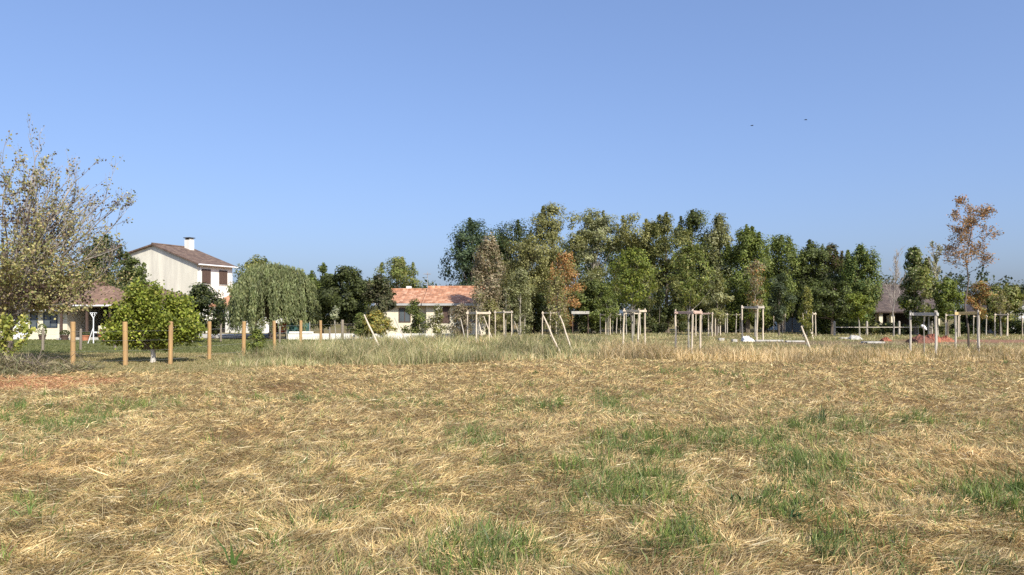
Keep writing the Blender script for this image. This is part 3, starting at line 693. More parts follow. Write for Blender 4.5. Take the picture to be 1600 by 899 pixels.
# round yellow-green tree by the fence (limewashed forked trunk)
def mulberry():
    Y = 25.2; X = wx(239, Y)
    root = empty('mulberry_tree', (X, Y, 0), 0, 'round yellow-green tree with limewashed forked trunk between two fence posts', 'tree')
    r = np.random.default_rng(151)
    R = 66 / F * Y; z0 = wz(556, Y); z1 = wz(440, Y)
    mb = MB(); lo = MB()
    lo.tube([(0, 0, 0), (.01, 0, .2), (0, .01, .46)], [.10, .075, .085], 9)
    P = []; D = []
    for k in range(70):
        ph = r.uniform(0, 6.28); el = math.asin(r.uniform(.02, .995)) ; ln = r.uniform(.8, 1.0)
        tip = np.array([math.cos(ph) * math.cos(el) * R * 1.22 * ln, math.sin(ph) * math.cos(el) * R * .8 * ln, .62 + math.sin(el) ** .9 * (z1 - .85) * r.uniform(.82, 1.05) + .12])
        tip[0] = np.clip(tip[0], -R * 1.1, R * 1.1)
        a = np.array([0, 0, .42]); b = a + (tip - a) * .35 + np.array([0, 0, .08]); c = a + (tip - a) * .7 + np.array([0, 0, .08])
        mb.tube([a, b, c, tip], [.028, .018, .012, .005], 4)
        m = 300; t = r.random(m) ** .75 * .88 + .16
        q = np.where(t[:, None] < .5, a + (c - a) * (t / .5)[:, None], c + (tip - c) * ((t - .5) / .5)[:, None])
        P.append(q + r.normal(0, .115, (m, 3))); D.append(np.full(m, np.clip(r.normal(1, .17), .65, 1.4)))
    P = np.concatenate(P); D = np.concatenate(D); n = len(P)
    keep = P[:, 2] > z0 - .1; P = P[keep]; D = D[keep]; n = len(P)
    cols = pick(r, [(.23, .28, .04), (.31, .34, .06), (.16, .20, .035), (.40, .39, .09), (.10, .13, .03)], n, [4, 3, 3, 1.4, 1.6]) * D[:, None] * r.uniform(.8, 1.2, n)[:, None]
    Lf = r.uniform(.06, .13, n)
    V, Q, T_ = rhombs(P, r.normal(0, .7, (n, 3)) + np.array([0, -.1, .6]), Lf, Lf * .75, cols, 3)
    link('crown', fast_mesh('crown', V, Q, None, T_), M_LEAF, root)
    lo.build('trunk', M_LIME, root); mb.build('branches', M_BARK, root)
mulberry()

def willow():
    Y = 52; X = wx(425, Y)
    root = empty('willow_tree', (X, Y, 0), 0, 'grey-green weeping willow right of the two-storey house', 'tree')
    r = np.random.default_rng(161)
    Rx = 64 / F * Y; top = wz(404, Y); mb = MB()
    P = []; A = []; Cc = []
    S = 760
    for k in range(S):
        ph = r.uniform(0, 6.28); u = r.random() ** .6; rr = u * Rx * (1 + .12 * math.sin(3 * ph + 1))
        zt = 1.9 + (top - 1.9) * math.sqrt(max(0, 1 - (u * .96) ** 2.3)) * (.9 + .12 * math.sin(4 * ph) * u) - r.random() * .35
        ln = min(r.uniform(.9, 3.4), zt - r.uniform(.25, 1.1)); m = 84
        t = r.random(m)
        out = np.array([math.cos(ph), math.sin(ph), 0])
        base = np.array([rr * math.cos(ph), rr * math.sin(ph), zt]); drift = out * r.uniform(.1, .45) + np.array([r.normal(0, .12), 0, 0])
        q = base + drift * (t[:, None]) + np.array([0, 0, -1]) * (ln * t ** 1.15)[:, None] + r.normal(0, .07, (m, 3))
        P.append(q); A.append(np.array([0, 0, -1]) + drift * .4 + r.normal(0, .25, (m, 3))); Cc.append(np.full(m, np.clip(r.normal(1, .22), .5, 1.5)))
        if k % 22 == 0: mb.tube([(0, 0, 1.2), tuple(base * np.array([.5, .5, .75])), tuple(base)], [.09, .05, .015], 5)
    P = np.concatenate(P); A = np.concatenate(A); Cc = np.concatenate(Cc); n = len(P)
    cols = pick(r, [(.19, .225, .095), (.24, .265, .13), (.14, .17, .065), (.26, .27, .12)], n) * Cc[:, None]
    V, Q, T_ = rhombs(P, r.normal(0, 1, (n, 3)), r.uniform(.14, .28, n), r.uniform(.04, .085, n), cols, 8, axis=A)
    link('crown', fast_mesh('crown', V, Q, None, T_), M_LEAF, root)
    mb.tube([(0, 0, 0), (.05, 0, .8), (0, 0, 1.6), (-.1, 0, 2.8)], [.24, .19, .17, .08], 8)
    mb.build('trunk', M_BARK, root)
willow()

# ------------------------------------------------------------------ branching trees (bare or thinly leaved)
def grow(p, d, Ln, rad, depth, out, rng, up=.12, nchild=4, spread=.7, shrink=.62, steps=5, wob=.12):
    pts = [p.copy()]; rd = [rad]; q = p.copy(); dd = d.normalized()
    for s in range(steps):
        dd = (dd + Vector((rng.gauss(0, wob), rng.gauss(0, wob), rng.gauss(0, wob) + up))).normalized()
        q = q + dd * (Ln / steps); pts.append(q.copy()); rd.append(rad * (1 - .72 * (s + 1) / steps))
    out.append((pts, rd, depth))
    if depth <= 0: return
    for c in range(nchild):
        t = rng.uniform(.25, .98); f = t * steps; i = min(int(f), steps - 1); a = pts[i].lerp(pts[i + 1], f - i)
        ax = Vector((rng.gauss(0, 1), rng.gauss(0, 1), rng.gauss(0, 1))).normalized()
        bd = (pts[i + 1] - pts[i]).normalized()
        nd = (bd + (ax - bd * ax.dot(bd)).normalized() * spread * rng.uniform(.6, 1.2)).normalized()
        grow(a, nd, Ln * shrink * rng.uniform(.75, 1.15) * (1.1 - .35 * t), rad * (1 - .6 * t) * .6, depth - 1, out, rng, up, nchild, spread, shrink, max(3, steps - 1), wob)
def twiggy(name, label, px, Y, H, trunk_r, seed, crown_base, limbs, limb_len, depth, nchild, spread, up, leaves, leaf, pal, wgt=None, bark=None, el=(25, 75), minr=.006, side=None, cat='tree', leafy_z=None, trunk_top=.85, shrink=.62, group=None, leaf_noise=.05, top_r=.3):
    X = wx(px, Y); rng = random.Random(seed); r = np.random.default_rng(seed)
    root = empty(name, (X, Y, 0), 0, label, cat, group)
    out = []; tm = MB(); bm_ = MB()
    pts = [Vector((rng.gauss(0, .03) * k, rng.gauss(0, .03) * k, H * trunk_top * k / 6)) for k in range(7)]
    rd = [trunk_r * (1.3 if k == 0 else 1) * (1 - (1 - top_r) * k / 6) for k in range(7)]
    tm.tube(pts, rd, 8)
    for k in range(limbs):
        t = crown_base + (1 - crown_base) * (k + .5) / limbs; f = t * 6; i = min(int(f), 5); a = pts[i].lerp(pts[i + 1], f - i)
        ph = rng.uniform(0, 6.28) if side is None else rng.gauss(side, 1.5)
        e = math.radians(rng.uniform(*el)) + .4 * t * (1 - .5 * t)
        d = Vector((math.cos(ph) * math.cos(e), math.sin(ph) * math.cos(e), math.sin(e)))
        grow(a, d, limb_len * rng.uniform(.75, 1.1) * (1.15 - .5 * t), trunk_r * .45 * (1 - .5 * t), depth, out, rng, up, nchild, spread, shrink)
    tips = []
    for (p_, r_, d_) in out:
        bm_.tube(p_, [max(v_, minr) for v_ in r_], 5 if d_ >= depth else 3)
        if d_ <= 1:
            for a_, b_ in zip(p_[:-1], p_[1:]): tips.append((a_, b_))
    tm.build('trunk', bark or M_BARK, root)
    bm_.build('branches', bark or M_BARK, root)
    if leaves:
        A_ = np.array([t_[0] for t_ in tips]); B_ = np.array([t_[1] for t_ in tips])
        wz_ = np.ones(len(tips))
        if leafy_z: wz_ = leafy_z(A_, X, Y)
        idx = r.choice(len(tips), leaves, p=wz_ / wz_.sum()); t = r.random(leaves)[:, None]
        P = A_[idx] * (1 - t) + B_[idx] * t + r.normal(0, leaf_noise, (leaves, 3))
        cols = pick(r, pal, leaves, wgt) * r.uniform(.7, 1.25, (leaves, 1))
        Lf = leaf * r.uniform(.6, 1.3, leaves)
        V, Q, T_ = rhombs(P, r.normal(0, 1, (leaves, 3)) + np.array([0, 0, .3]), Lf, Lf * .7, cols, seed)
        link('leaves', fast_mesh('leaves', V, Q, None, T_), M_LEAF, root)
    return root

def lz(A, X, Y):
    px = 800 + (A[:, 0] + X) / (A[:, 1] + Y) * F; py = HZ - (A[:, 2] - EYE) / (A[:, 1] + Y) * F
    w = .10 + .9 * (1 - sstep(60, 150, px)) * sstep(170, 260, py) + 1.1 * sstep(400, 450, py) + .35 * sstep(120, 170, px)
    return w
def autumn_tree():
    Y = 24.6; X = wx(13, Y); rng = random.Random(171); r = np.random.default_rng(171)
    root = empty('autumn_tree', (X, Y, 0), 0, 'large half-bare tree with yellow and brown leaves at the left edge', 'tree')
    tm = MB(); bm_ = MB(); out = []
    tm.tube([(0, 0, 0), (.03, 0, .5), (-.02, 0, 1.1), (-.05, .03, 2.0), (-.1, 0, 3.0), (-.2, 0, 4.2)], [.19, .14, .13, .11, .08, .03], 10)
    cen = Vector((-.75, 0, 3.95)); rad = Vector((5.4, 4.2, 4.35))
    for k in range(64):
        ph = rng.uniform(-1.9, 1.9) if k % 3 else rng.uniform(0, 6.28)
        el = math.asin(rng.uniform(-.52, .97))
        tgt = cen + Vector((math.cos(ph) * math.cos(el) * rad.x, math.sin(ph) * math.cos(el) * rad.y, math.sin(el) * rad.z)) * rng.uniform(.60, .84)
        z0 = min(rng.uniform(1.0, 3.4), max(1.0, tgt.z * .6)); a = Vector((-.03 * z0, 0, z0))
        d = tgt - a; Ln = d.length
        grow(a, (d.normalized() + Vector((0, 0, -.12))).normalized(), Ln * 1.02, .014 + .0062 * Ln, 2, out, rng, .06, 6, .55, .36, 7, .10)
    tips = []
    for (p_, r_, d_) in out:
        bm_.tube(p_, [max(v_, .0045) for v_ in r_], 5 if d_ == 2 else 3)
        for a_, b_ in zip(p_[1:] if d_ < 2 else p_[4:], p_[2:] if d_ < 2 else p_[5:]): tips.append((a_, b_))
    tm.build('trunk', M_BARK, root); bm_.build('branches', M_TWIG, root)
    A_ = np.array([t_[0] for t_ in tips]); B_ = np.array([t_[1] for t_ in tips]); wgt = lz(A_, X, Y)
    n = 21000; idx = r.choice(len(tips), n, p=wgt / wgt.sum()); t = r.random(n)[:, None]
    P = A_[idx] * (1 - t) + B_[idx] * t + r.normal(0, .06, (n, 3))
    # a skirt of hanging leafy sprays round the foot of the crown
    m = 15000; c = np.array([(rng.uniform(-4.3, 2.7), rng.uniform(-2.6, 2.2), 1.75 + 2.0 * rng.random() ** 1.3) for _ in range(170)])
    c[:, 2] += .28 * np.maximum(c[:, 0], 0)
    P2 = c[r.integers(0, 170, m)] + r.normal(0, .24, (m, 3)); P = np.concatenate([P, P2])
    n = len(P); cols = pick(r, ((.42, .38, .16), (.33, .30, .13), (.27, .27, .10), (.13, .09, .07), (.40, .30, .17), (.22, .25, .09), (.54, .50, .20)), n, (3, 3, 3, 1.5, 2, 2.2, 1.5)) * r.uniform(.75, 1.2, (n, 1))
    dark = (vnoise(P[:, 0] * 1.3, P[:, 2] * 1.3, 7) > .66) & (r.random(n) < .6); cols[dark] = np.array([.085, .055, .045])
    Lf = .085 * r.uniform(.6, 1.3, n)
    V, Q, T_ = rhombs(P, r.normal(0, 1, (n, 3)) + np.array([0, 0, .3]), Lf, Lf * .72, cols, 5)
    link('leaves', fast_mesh('leaves', V, Q, None, T_), M_LEAF, root)
autumn_tree()
twiggy('autumn_sapling', 'small yellow-green leaved sapling among brush at the left edge', 14, 21.5, 1.75, .02, 172, .25, 11, .65, 1, 3, .7, .02, 1100, .11, ((.38, .40, .09), (.30, .33, .07), (.46, .42, .12), (.22, .26, .06)), bark=M_BARK, el=(0, 50))
twiggy('bare_tree', 'bare whitish thin tree before the dark roof', 1396, 57, 6.6, .06, 173, .3, 16, 1.6, 2, 4, .45, .12, 0, .1, TAN, bark=M_TWIG, el=(45, 75), minr=.009)
twiggy('bare_tree', 'thinly leaved greyish tree with fanning branches right of the dark upright tree', 1464, 60, 7.2, .10, 174, .3, 13, 2.0, 2, 4, .4, .12, 900, .16, GRG, bark=M_BARKP, el=(45, 75), minr=.016)
twiggy('tall_sapling', 'tall slender tree with sparse rust-brown crown inside the yellow-railed guard', 1514, 32.3, 7.1, .042, 175, .54, 20, 1.15, 2, 5, .72, .03, 3700, .08,
       ((.46, .24, .10), (.36, .22, .10), (.32, .25, .12), (.52, .31, .15), (.24, .18, .10)), (3, 3, 2, 2, 1.5), bark=M_BARK, el=(5, 45), leafy_z=lambda A, X_, Y_: np.exp(-np.hypot(A[:, 0], A[:, 1]) / .8) + .08, minr=.007, leaf_noise=.08, trunk_top=.88)
def sapling(label, px, Y, ytop, ybot, hw, pal, n, seed, shape='oval', leaf=.11, w=None, bark=None, tr=.04, clump=.26, **k):
    return T('sapling', label, 'tree', px, Y, ytop, ybot, hw, shape, pal, w=w, n=n, seed=seed, clump=clump, trunk=tr, leaf=leaf, bark=bark or M_BARKP, nlimb=26, **k)
sapling('bright green sapling above the guard with a sunlit top rail, left of the nearest guard', 988, 36.6, 388, 478, 38, BRT + MID[:1], 6500, 181, 'round', spikes=3)
sapling('olive green sapling with white stem growing out of the nearest guard', 1076, 31.8, 382, 480, 38, BRT[:1] + MID + OLV[:2], 5600, 182, 'oval', spikes=4, leaf=.10)
sapling('dull olive sapling inside the white-railed guard near the red earth', 1444, 29.9, 418, 492, 20, OLV[:3] + MID[:2], 1700, 183, 'vase', leaf=.09, tr=.022, spikes=4)
sapling('narrow yellow-green sapling hugging the leaning stakes on the right', 1260, 40, 448, 528, 11, OLV[:3] + BRT[:1] + YEL[1:2], 2300, 184, 'column', leaf=.10, tr=.03, clump=.2, up=1.3, spikes=3)
sapling('feathery olive sapling rising between the two crossed leaning stakes', 872, 40, 428, 545, 22, OLV + TAN[:1], 3600, 185, 'column', leaf=.10, tr=.03, clump=.22, up=1.6, spikes=6)
sapling('thin light green sapling in a far guard left of the sunlit-railed guard', 950, 61, 455, 500, 13, BRT[:1] + MID, 1300, 186, leaf=.14)
sapling('thin sapling with grey-green leaves in the far guard below the gap of sky', 1219, 68, 455, 486, 9, GRG + MID[:1], 800, 187, leaf=.14)
sapling('thin bronze sapling in the guard by the gabled cottage', 1564, 56, 455, 492, 14, OLV + TAN[:1], 900, 188, leaf=.13)
sapling('slim grey sapling behind the frame made of bleached wood', 790, 53, 448, 500, 10, GRG + TAN[:1], 900, 189, leaf=.13)
sapling('slim dry sapling in the leftmost whole guard', 747, 42, 440, 500, 15, TAN + OLV[:1], 1300, 190, leaf=.10, tr=.025)

# ------------------------------------------------------------------ tree guards
G_GUARD = 'stake frames around the planted trees'
def guard(label, xl, xr, Y, ytop, m=None, mr=None, third=None, rr=.042, rail=.085, seed=0, legs=3, over=.07):
    m = m or M_STAKE; mr = mr or m
    rng = random.Random(seed); a, b = wx(xl, Y), wx(xr, Y); cx = (a + b) / 2; hw = (b - a) / 2; H = wz(ytop, Y)
    root = empty('tree_guard', (cx, Y, 0), 0, label, 'tree guard', G_GUARD)
    dpt = hw * 1.5
    root.rotation_euler = (rng.uniform(-.012, .012), rng.uniform(-.014, .014), 0)
    tx = 0 if third is None else wx(third, Y) - cx
    feet = [(-hw, 0), (hw, 0), (tx, -dpt if legs == 3 else dpt)]
    for (x, y) in feet:
        t = rng.uniform(-.04, .04)
        pts = [(x + t * (1 - k / 4) + rng.uniform(-.012, .012), y + rng.uniform(-.012, .012), (H + .09) * k / 4) for k in range(5)]
        MB().tube(pts, [rr * 1.05, rr, rr * rng.uniform(.9, 1.05), rr, rr * .92], 7).build('post', m, root)
    for (p0, p1) in ((0, 1), (0, 2), (1, 2)):
        A = Vector((feet[p0][0], feet[p0][1], 0)); B = Vector((feet[p1][0], feet[p1][1], 0)); d = (B - A).normalized(); n_ = Vector((-d.y, d.x, 0)) * rr * (-1.15 if p0 == 0 and p1 == 1 else 1.15)
        A2 = A - d * over + n_; B2 = B + d * over + n_
        z = H - rail * .5 + .004 * (p0 + p1); z2 = z + rng.uniform(-.02, .02)
        k = rail / 2; w = .018
        s = Vector((-d.y, d.x, 0)) * w
        vs = [A2 - s + Vector((0, 0, z - k)), A2 + s + Vector((0, 0, z - k)), B2 + s + Vector((0, 0, z2 - k)), B2 - s + Vector((0, 0, z2 - k)),
              A2 - s + Vector((0, 0, z + k)), A2 + s + Vector((0, 0, z + k)), B2 + s + Vector((0, 0, z2 + k)), B2 - s + Vector((0, 0, z2 + k))]
        MB().add(vs, [(0, 3, 2, 1), (4, 5, 6, 7), (0, 1, 5, 4), (1, 2, 6, 5), (2, 3, 7, 6), (3, 0, 4, 7)]).build('rail', mr, root, bevel=.006)
    return root
guard('nearest tree guard, pinkish top rail and pale round stakes, around the white-stemmed olive sapling', 1055, 1094, 32, 487, M_STAKE, M_STAKEP, 1075, seed=1, rail=.11)
guard('tree guard with a dark left stake around the bright green sapling', 974.5, 1007, 36.5, 485, M_STAKE, M_STAKE, 993, seed=2, rail=.10)
guard('near tree guard with white-grey rail before the heap of red earth', 1423, 1463, 30.2, 489, M_STAKEG, M_CONC, 1444, seed=3, rail=.12)
guard('tree guard with bright yellow top rail around the tall rust-brown tree', 1494, 1529, 32, 488, M_STAKEG, M_STAKEY, 1513, seed=4, rail=.12)
guard('tallest tree guard standing left of the long white plank', 1159, 1192, 48, 479.5, M_STAKE, M_STAKEG, 1175, seed=5, rr=.05, rail=.12)
guard('leftmost whole tree guard, sunlit rail before the withered shrubs', 730, 764, 42, 488, M_STAKE, M_STAKE, 745, seed=6, rail=.12)
guard('tree guard of bleached wood just right of the leftmost whole guard', 774, 800, 53, 487.5, M_STAKE, M_STAKEG, 788, seed=7)
guard('narrow far tree guard at the left foot of the dark hedge', 802, 820, 62, 492, M_STAKEG, M_STAKEG, 810, seed=8)
guard('tree guard behind the two crossed leaning stakes', 848, 869, 53, 488.5, M_STAKE, M_STAKE, 859, seed=9)
guard('small far tree guard left of the bright green sapling', 938, 953, 62, 491.5, M_STAKE, M_STAKE, 945, seed=10)
guard('far tree guard seen through the one with the dark left stake', 978, 1000, 61, 489.5, M_STAKEG, M_STAKE, 988, seed=11)
guard('far tree guard overlapping the right stake of the nearest guard', 1087, 1107, 58, 489.5, M_STAKE, M_STAKEP, 1109, seed=12)
guard('far tree guard at the left end of the pale garden wall', 1112, 1125, 60, 492, M_STAKE, M_STAKE, 1115, seed=13)
guard('far tree guard before the pale garden wall, left of the tallest guard', 1136, 1156, 68, 491.5, M_STAKEG, M_STAKE, 1146, seed=14)
guard('far tree guard below the gap of sky, its sapling rising above the rail', 1209, 1227, 68, 492, M_STAKE, M_STAKE, 1218, seed=15)
guard('far tree guard partly hidden by the narrow yellow-green sapling', 1255, 1274, 56, 490, M_STAKE, M_STAKE, 1264, seed=16)
guard('far tree guard with white rail seen through the one before the red earth', 1434, 1452, 60, 492, M_STAKEG, M_WPAINT, 1443, seed=17)
guard('far tree guard just left of the yellow-railed guard', 1478, 1499, 56, 492, M_STAKE, M_STAKE, 1488, seed=18)
guard('far tree guard just right of the yellow-railed guard', 1521, 1541, 60, 494, M_STAKEG, M_STAKE, 1531, seed=19)
guard('tree guard left of the gabled cottage', 1554, 1574, 56, 491, M_STAKE, M_STAKE, 1564, seed=20)
guard('tree guard cut by the right edge of the picture', 1597.5, 1616, 56, 495, M_STAKE, M_WPAINT, 1607, seed=21)

guard('faint far tree guard between the nearest guard and its overlapping neighbour', 1097, 1111, 67, 490.5, M_STAKEG, M_STAKEG, 1104, seed=22)
guard('faint far tree guard before the shed door, left of the tallest guard', 1122, 1136, 66, 491, M_STAKEG, M_STAKE, 1130, seed=23)
guard('faint far tree guard in front of the dark hedge, right of the small far guard', 957, 969, 66, 491.5, M_STAKEG, M_STAKEG, 962, seed=24)

def leaning(label, x0, y0, x1, y1, seed, group=None, Yb=None, rr=.034, m=None):
    """a stake leaning from its foot (x1,y1) to its top (x0,y0)"""
    Yb = Yb or gy(y1); rng = random.Random(seed)
    A = Vector((wx(x1, Yb), Yb, -.15)); B = Vector((wx(x0, Yb + .5), Yb + .5, wz(y0, Yb + .5)))
    o = MB(); d = B - A
    pts = [d * (k / 4) + Vector((rng.uniform(-.012, .012),) * 3) for k in range(5)]
    o.tube(pts, [rr, rr, rr * .95, rr * .9, rr * .8], 7)
    ob = o.build('leaning_stake', m or M_STAKE); ob.location = A
    return tagp(ob, label, 'stake', group or 'leaning stakes')
leaning('leaning stake in front of the golden-orange shrub', 569, 492, 596, 546, 1, rr=.045)
leaning('leaning stake second from the left, before the dark shrub at the orange roofed house', 616, 497, 644, 545, 2, m=M_STAKEG)
leaning('leaning stake below the dark window of the orange roofed house', 676, 500, 690, 531, 3, rr=.045)
leaning('leaning stake just left of the leftmost whole guard', 720, 498, 728, 524, 4, Yb=47, m=M_STAKEG)
leaning('leaning stake inside the leftmost whole guard', 747, 500, 756, 524, 5, Yb=45)
leaning('long leaning stake beside the leftmost whole guard, its foot to the right', 756, 494, 771, 533, 6)
leaning('leaning stake below the narrow far guard', 803, 500, 812, 523, 7, m=M_STAKEG)
leaning('leaning stake crossing low in front of the feathery olive sapling, foot nearest', 848, 491, 880, 558, 8, rr=.036)
leaning('leaning stake right of the feathery olive sapling, steeper of the crossed pair', 875, 493, 895, 547, 9, rr=.036)
leaning('leaning stake propped at the narrow yellow-green sapling, foot in dry grass', 1252, 510, 1268, 545, 10, rr=.05)
leaning('short leaning stake behind the narrow yellow-green sapling', 1264, 510, 1272, 526, 11, Yb=52)

# ------------------------------------------------------------------ wire fence with wooden posts
fence = empty('post_and_wire_fence', (-11.3, 25, 0), 0, 'wire fence on orange-brown wooden posts running from the left foreground towards the willow', 'fence')
FP = [(114, 503, 22.9, .070, M_POST), (196, 503, 23.6, .076, M_POST), (266, 502.5, 24.3, .070, M_POST), (327, 502.5, 27.2, .070, M_POST), (380.5, 502.5, 29.6, .076, M_POST), (429, 501.5, 34, .076, M_POST),
      (469.5, 501, 37.5, .076, M_POST), (501.5, 501, 41, .076, M_POST), (535, 500, 44.5, .085, M_POSTG), (565, 500, 48.5, .085, M_POSTG), (593, 499.5, 52, .08, M_POSTG)]
tops = []
for k, (px_, py_, Y_, rr_, m_) in enumerate(FP):
    rng = random.Random(k + 50); X_ = wx(px_, Y_) + 11.3; y_ = Y_ - 25; H_ = wz(py_, Y_)
    l_ = rng.uniform(-.025, .025)
    MB().tube([(X_, y_, -.02), (X_ + l_ * .5, y_, H_ * .5), (X_ + l_, y_, H_ - .02), (X_ + l_, y_, H_)], [rr_, rr_, rr_, rr_ * .85], 10).build('post', m_, fence)
    tops.append((X_, y_, H_))
for hgt_ in (.18, .5, .82, 1.12):
    mb = MB()
    for a_, b_ in zip(tops[:-1], tops[1:]): mb.tube([(a_[0], a_[1] - .08, hgt_), (b_[0], b_[1] - .08, hgt_)], [.003, .003], 3)
    mb.build('wire', M_GALV, fence)
old = empty('old_garden_fence', (-18, 33, 0), 0, 'old grey garden fence of thin posts in front of the low house', 'fence')
OP = [(-20, 512, 34), (67, 514, 34), (126, 514, 34.4), (180, 512, 34.8), (345, 505, 46), (437, 510, 44), (515, 511, 48)]
tp = []
for k, (px_, py_, Y_) in enumerate(OP):
    X_ = wx(px_, Y_) + 18; H_ = wz(py_, Y_)
    MB().tube([(X_, Y_ - 33, 0), (X_ + .01, Y_ - 33, H_ - .03), (X_, Y_ - 33, H_)], [.06, .055, .03], 7).build('post', M_POSTG, old); tp.append((X_, Y_ - 33, H_))
for hgt_ in (.3, .75):
    mb = MB()
    for a_, b_ in zip(tp[:-1], tp[1:]): mb.tube([(a_[0], a_[1], hgt_), (b_[0], b_[1], hgt_)], [.003, .003], 3)
    mb.build('wire', M_GALV, old)
far_f = empty('far_post_fence', (wx(1380, 66), 60, 0), 0, 'two stout grey posts with rail before the dark roofed house', 'fence')
ff = []
for px_ in (1304, 1354.5, 1405, 1456):
    X_ = wx(px_, 60) - wx(1380, 66); MB().tube([(X_, 0, 0), (X_, 0, wz(503, 60) - .03), (X_, 0, wz(502, 60))], [.09, .085, .05], 8).build('post', M_STAKEG, far_f); ff.append(X_)
MB().box(ff[0], ff[-1], -.14, -.10, .66, .72).build('rail', M_STAKEG, far_f)

# ------------------------------------------------------------------ houses
def win(parent, x, z, w, h, y, frame=M_SHUT, fw=.07, glass=M_GLASS, mull=1, name='window'):
    """window on a wall facing -y (frame proud of the wall), pane as sub-part"""
    fr = MB(); d0, d1 = y - .05, y + .03
    fr.box(x - w / 2, x - w / 2 + fw, d0, d1, z, z + h).box(x + w / 2 - fw, x + w / 2, d0, d1, z, z + h)
    fr.box(x - w / 2 + fw, x + w / 2 - fw, d0, d1, z, z + fw).box(x - w / 2 + fw, x + w / 2 - fw, d0, d1, z + h - fw, z + h)
    for k in range(mull):
        xx = x - w / 2 + w * (k + 1) / (mull + 1); fr.box(xx - fw * .4, xx + fw * .4, d0 + .005, d1, z + fw, z + h - fw)
    f = fr.build(name, frame, parent)
    MB().box(x - w / 2 + fw, x + w / 2 - fw, y - .02, y + .02, z + fw, z + h - fw).build('pane', glass, f)
    return f

# --- low house behind the left tree
def low_house():
    Y = 50.0
    hx = wx(60, Y)
    h = empty('low_house', (hx, Y, 0), 0, 'low cream house with red-brown tiled roof and dark open porch at the left edge', 'house')
    x0, x1 = wx(-160, Y) - hx, wx(105, Y) - hx
    ze, zr = wz(481, Y), wz(441, Y + 4)
    MB().box(x0, x1, 0, 8, 0, ze - .06).build('wall', M_CREAM, h)
    MB().prism([(0.003, ze - .06), (7.997, ze - .06), (4, zr - .2)], 'x', x0 + .01, x1 - .01).build('gable_wall', M_CREAM, h)
    rf = MB(); rf.slab((x0 - .4, -.55, ze - .12), (x1 + .45, -.55, ze - .12), (x1 + .45, 4, zr), (x0 - .4, 4, zr), .14)
    rf.slab((x0 - .4, 8.55, ze - .12), (x1 + .45, 8.55, ze - .12), (x1 + .45, 4.004, zr), (x0 - .4, 4.004, zr), .14)
    roof = rf.build('roof', M_TILER, h)
    MB().tube([(x0 - .4, 4, zr + .02), (x1 + .45, 4, zr + .02)], [.11, .11], 8).build('ridge_cap', M_TILER, roof)
    MB().tube([(x0 - .4, -.62, ze - .2), (x1 - .1, -.62, ze - .2)], [.06, .06], 8).build('gutter', M_WPAINT, roof)
    # porch on the right
    px0, px1 = wx(104, Y) - hx + .02, wx(184, Y) - hx
    pe, pr = wz(477, Y - 1), wz(448, Y + 3.2)
    p = MB().box(px0, px1 - .15, 4.6, 4.8, 0, pe - .02).box(px1 - .15, px1, .2, 4.8, 0, pe - .02).build('porch_wall', M_DARK, h)  # near-black wall colour stands in for the shade deep in the porch
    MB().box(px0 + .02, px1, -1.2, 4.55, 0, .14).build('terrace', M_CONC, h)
    MB().box(px0 - .3, px1 + .3, -.9, 4.5, pe - .05, pe + .02).build('porch_ceiling', M_DARK, h)  # same dark colour, porch shade put into the ceiling
    rp = MB(); ex = .35
    c = [(px0 - ex, -1.1, pe), (px1 + ex, -1.1, pe), (px1 + ex, 5.2, pe), (px0 - ex, 5.2, pe), (px0 + .9, 2.2, pr), (px1 - 1.5, 2.2, pr)]
    c += [(a, b, z - .12) for (a, b, z) in c[:4]]
    rp.add(c, [(0, 1, 5, 4), (1, 2, 5), (2, 3, 4, 5), (3, 0, 4), (0, 6, 7, 1), (1, 7, 8, 2), (2, 8, 9, 3), (3, 9, 6, 0), (9, 8, 7, 6)])
    pf = rp.build('porch_roof', M_TILER, h)
    MB().tube([(px0 - ex, -1.17, pe - .04), (px1 + ex, -1.17, pe - .04)], [.06, .06], 8).build('gutter', M_WPAINT, pf)
    for xx in (px0 + .12, (px0 + px1) / 2 + .1, px1 - .08): MB().box(xx - .06, xx + .06, -.86, -.74, .14, pe - .05).build('porch_post', M_SHUT, h)
    MB().box(px1 - 1.2, px1 - .1, -.2, -.05, .14, .95).build('parapet', M_CREAM, h)
    win(h, wx(79, Y) - hx, wz(512, Y), .95, 1.1, 0, M_BLUEF)
    win(h, wx(53, Y) - hx, wz(513, Y), .5, 1.1, 0, M_BLUEF, mull=0)
    win(h, wx(-60, Y) - hx, wz(512, Y), 1.2, 1.1, 0, M_BLUEF)
    d = MB().box(wx(22, Y) - hx, wx(44, Y) - hx, -.05, .03, 0, 2.0).build('door', M_WPAINT, h)
    MB().box(wx(41, Y) - hx, wx(42, Y) - hx + .03, -.10, -.05, .98, 1.04).build('handle', M_GALV, d)
    w = win(h, wx(150, Y + 4.6) - hx, .95, 1.0, .9, 4.6, M_WPAINT)
    ch = MB().box(wx(169, Y + 5) - hx - .32, wx(169, Y + 5) - hx + .32, 4.9, 5.4, 2, wz(452, Y + 5)).build('chimney', M_WHITE, h)
    MB().box(wx(169, Y + 5) - hx - .4, wx(169, Y + 5) - hx + .4, 4.82, 5.48, wz(452, Y + 5), wz(450, Y + 5)).build('chimney_cap', M_CONC, ch)
low_house()

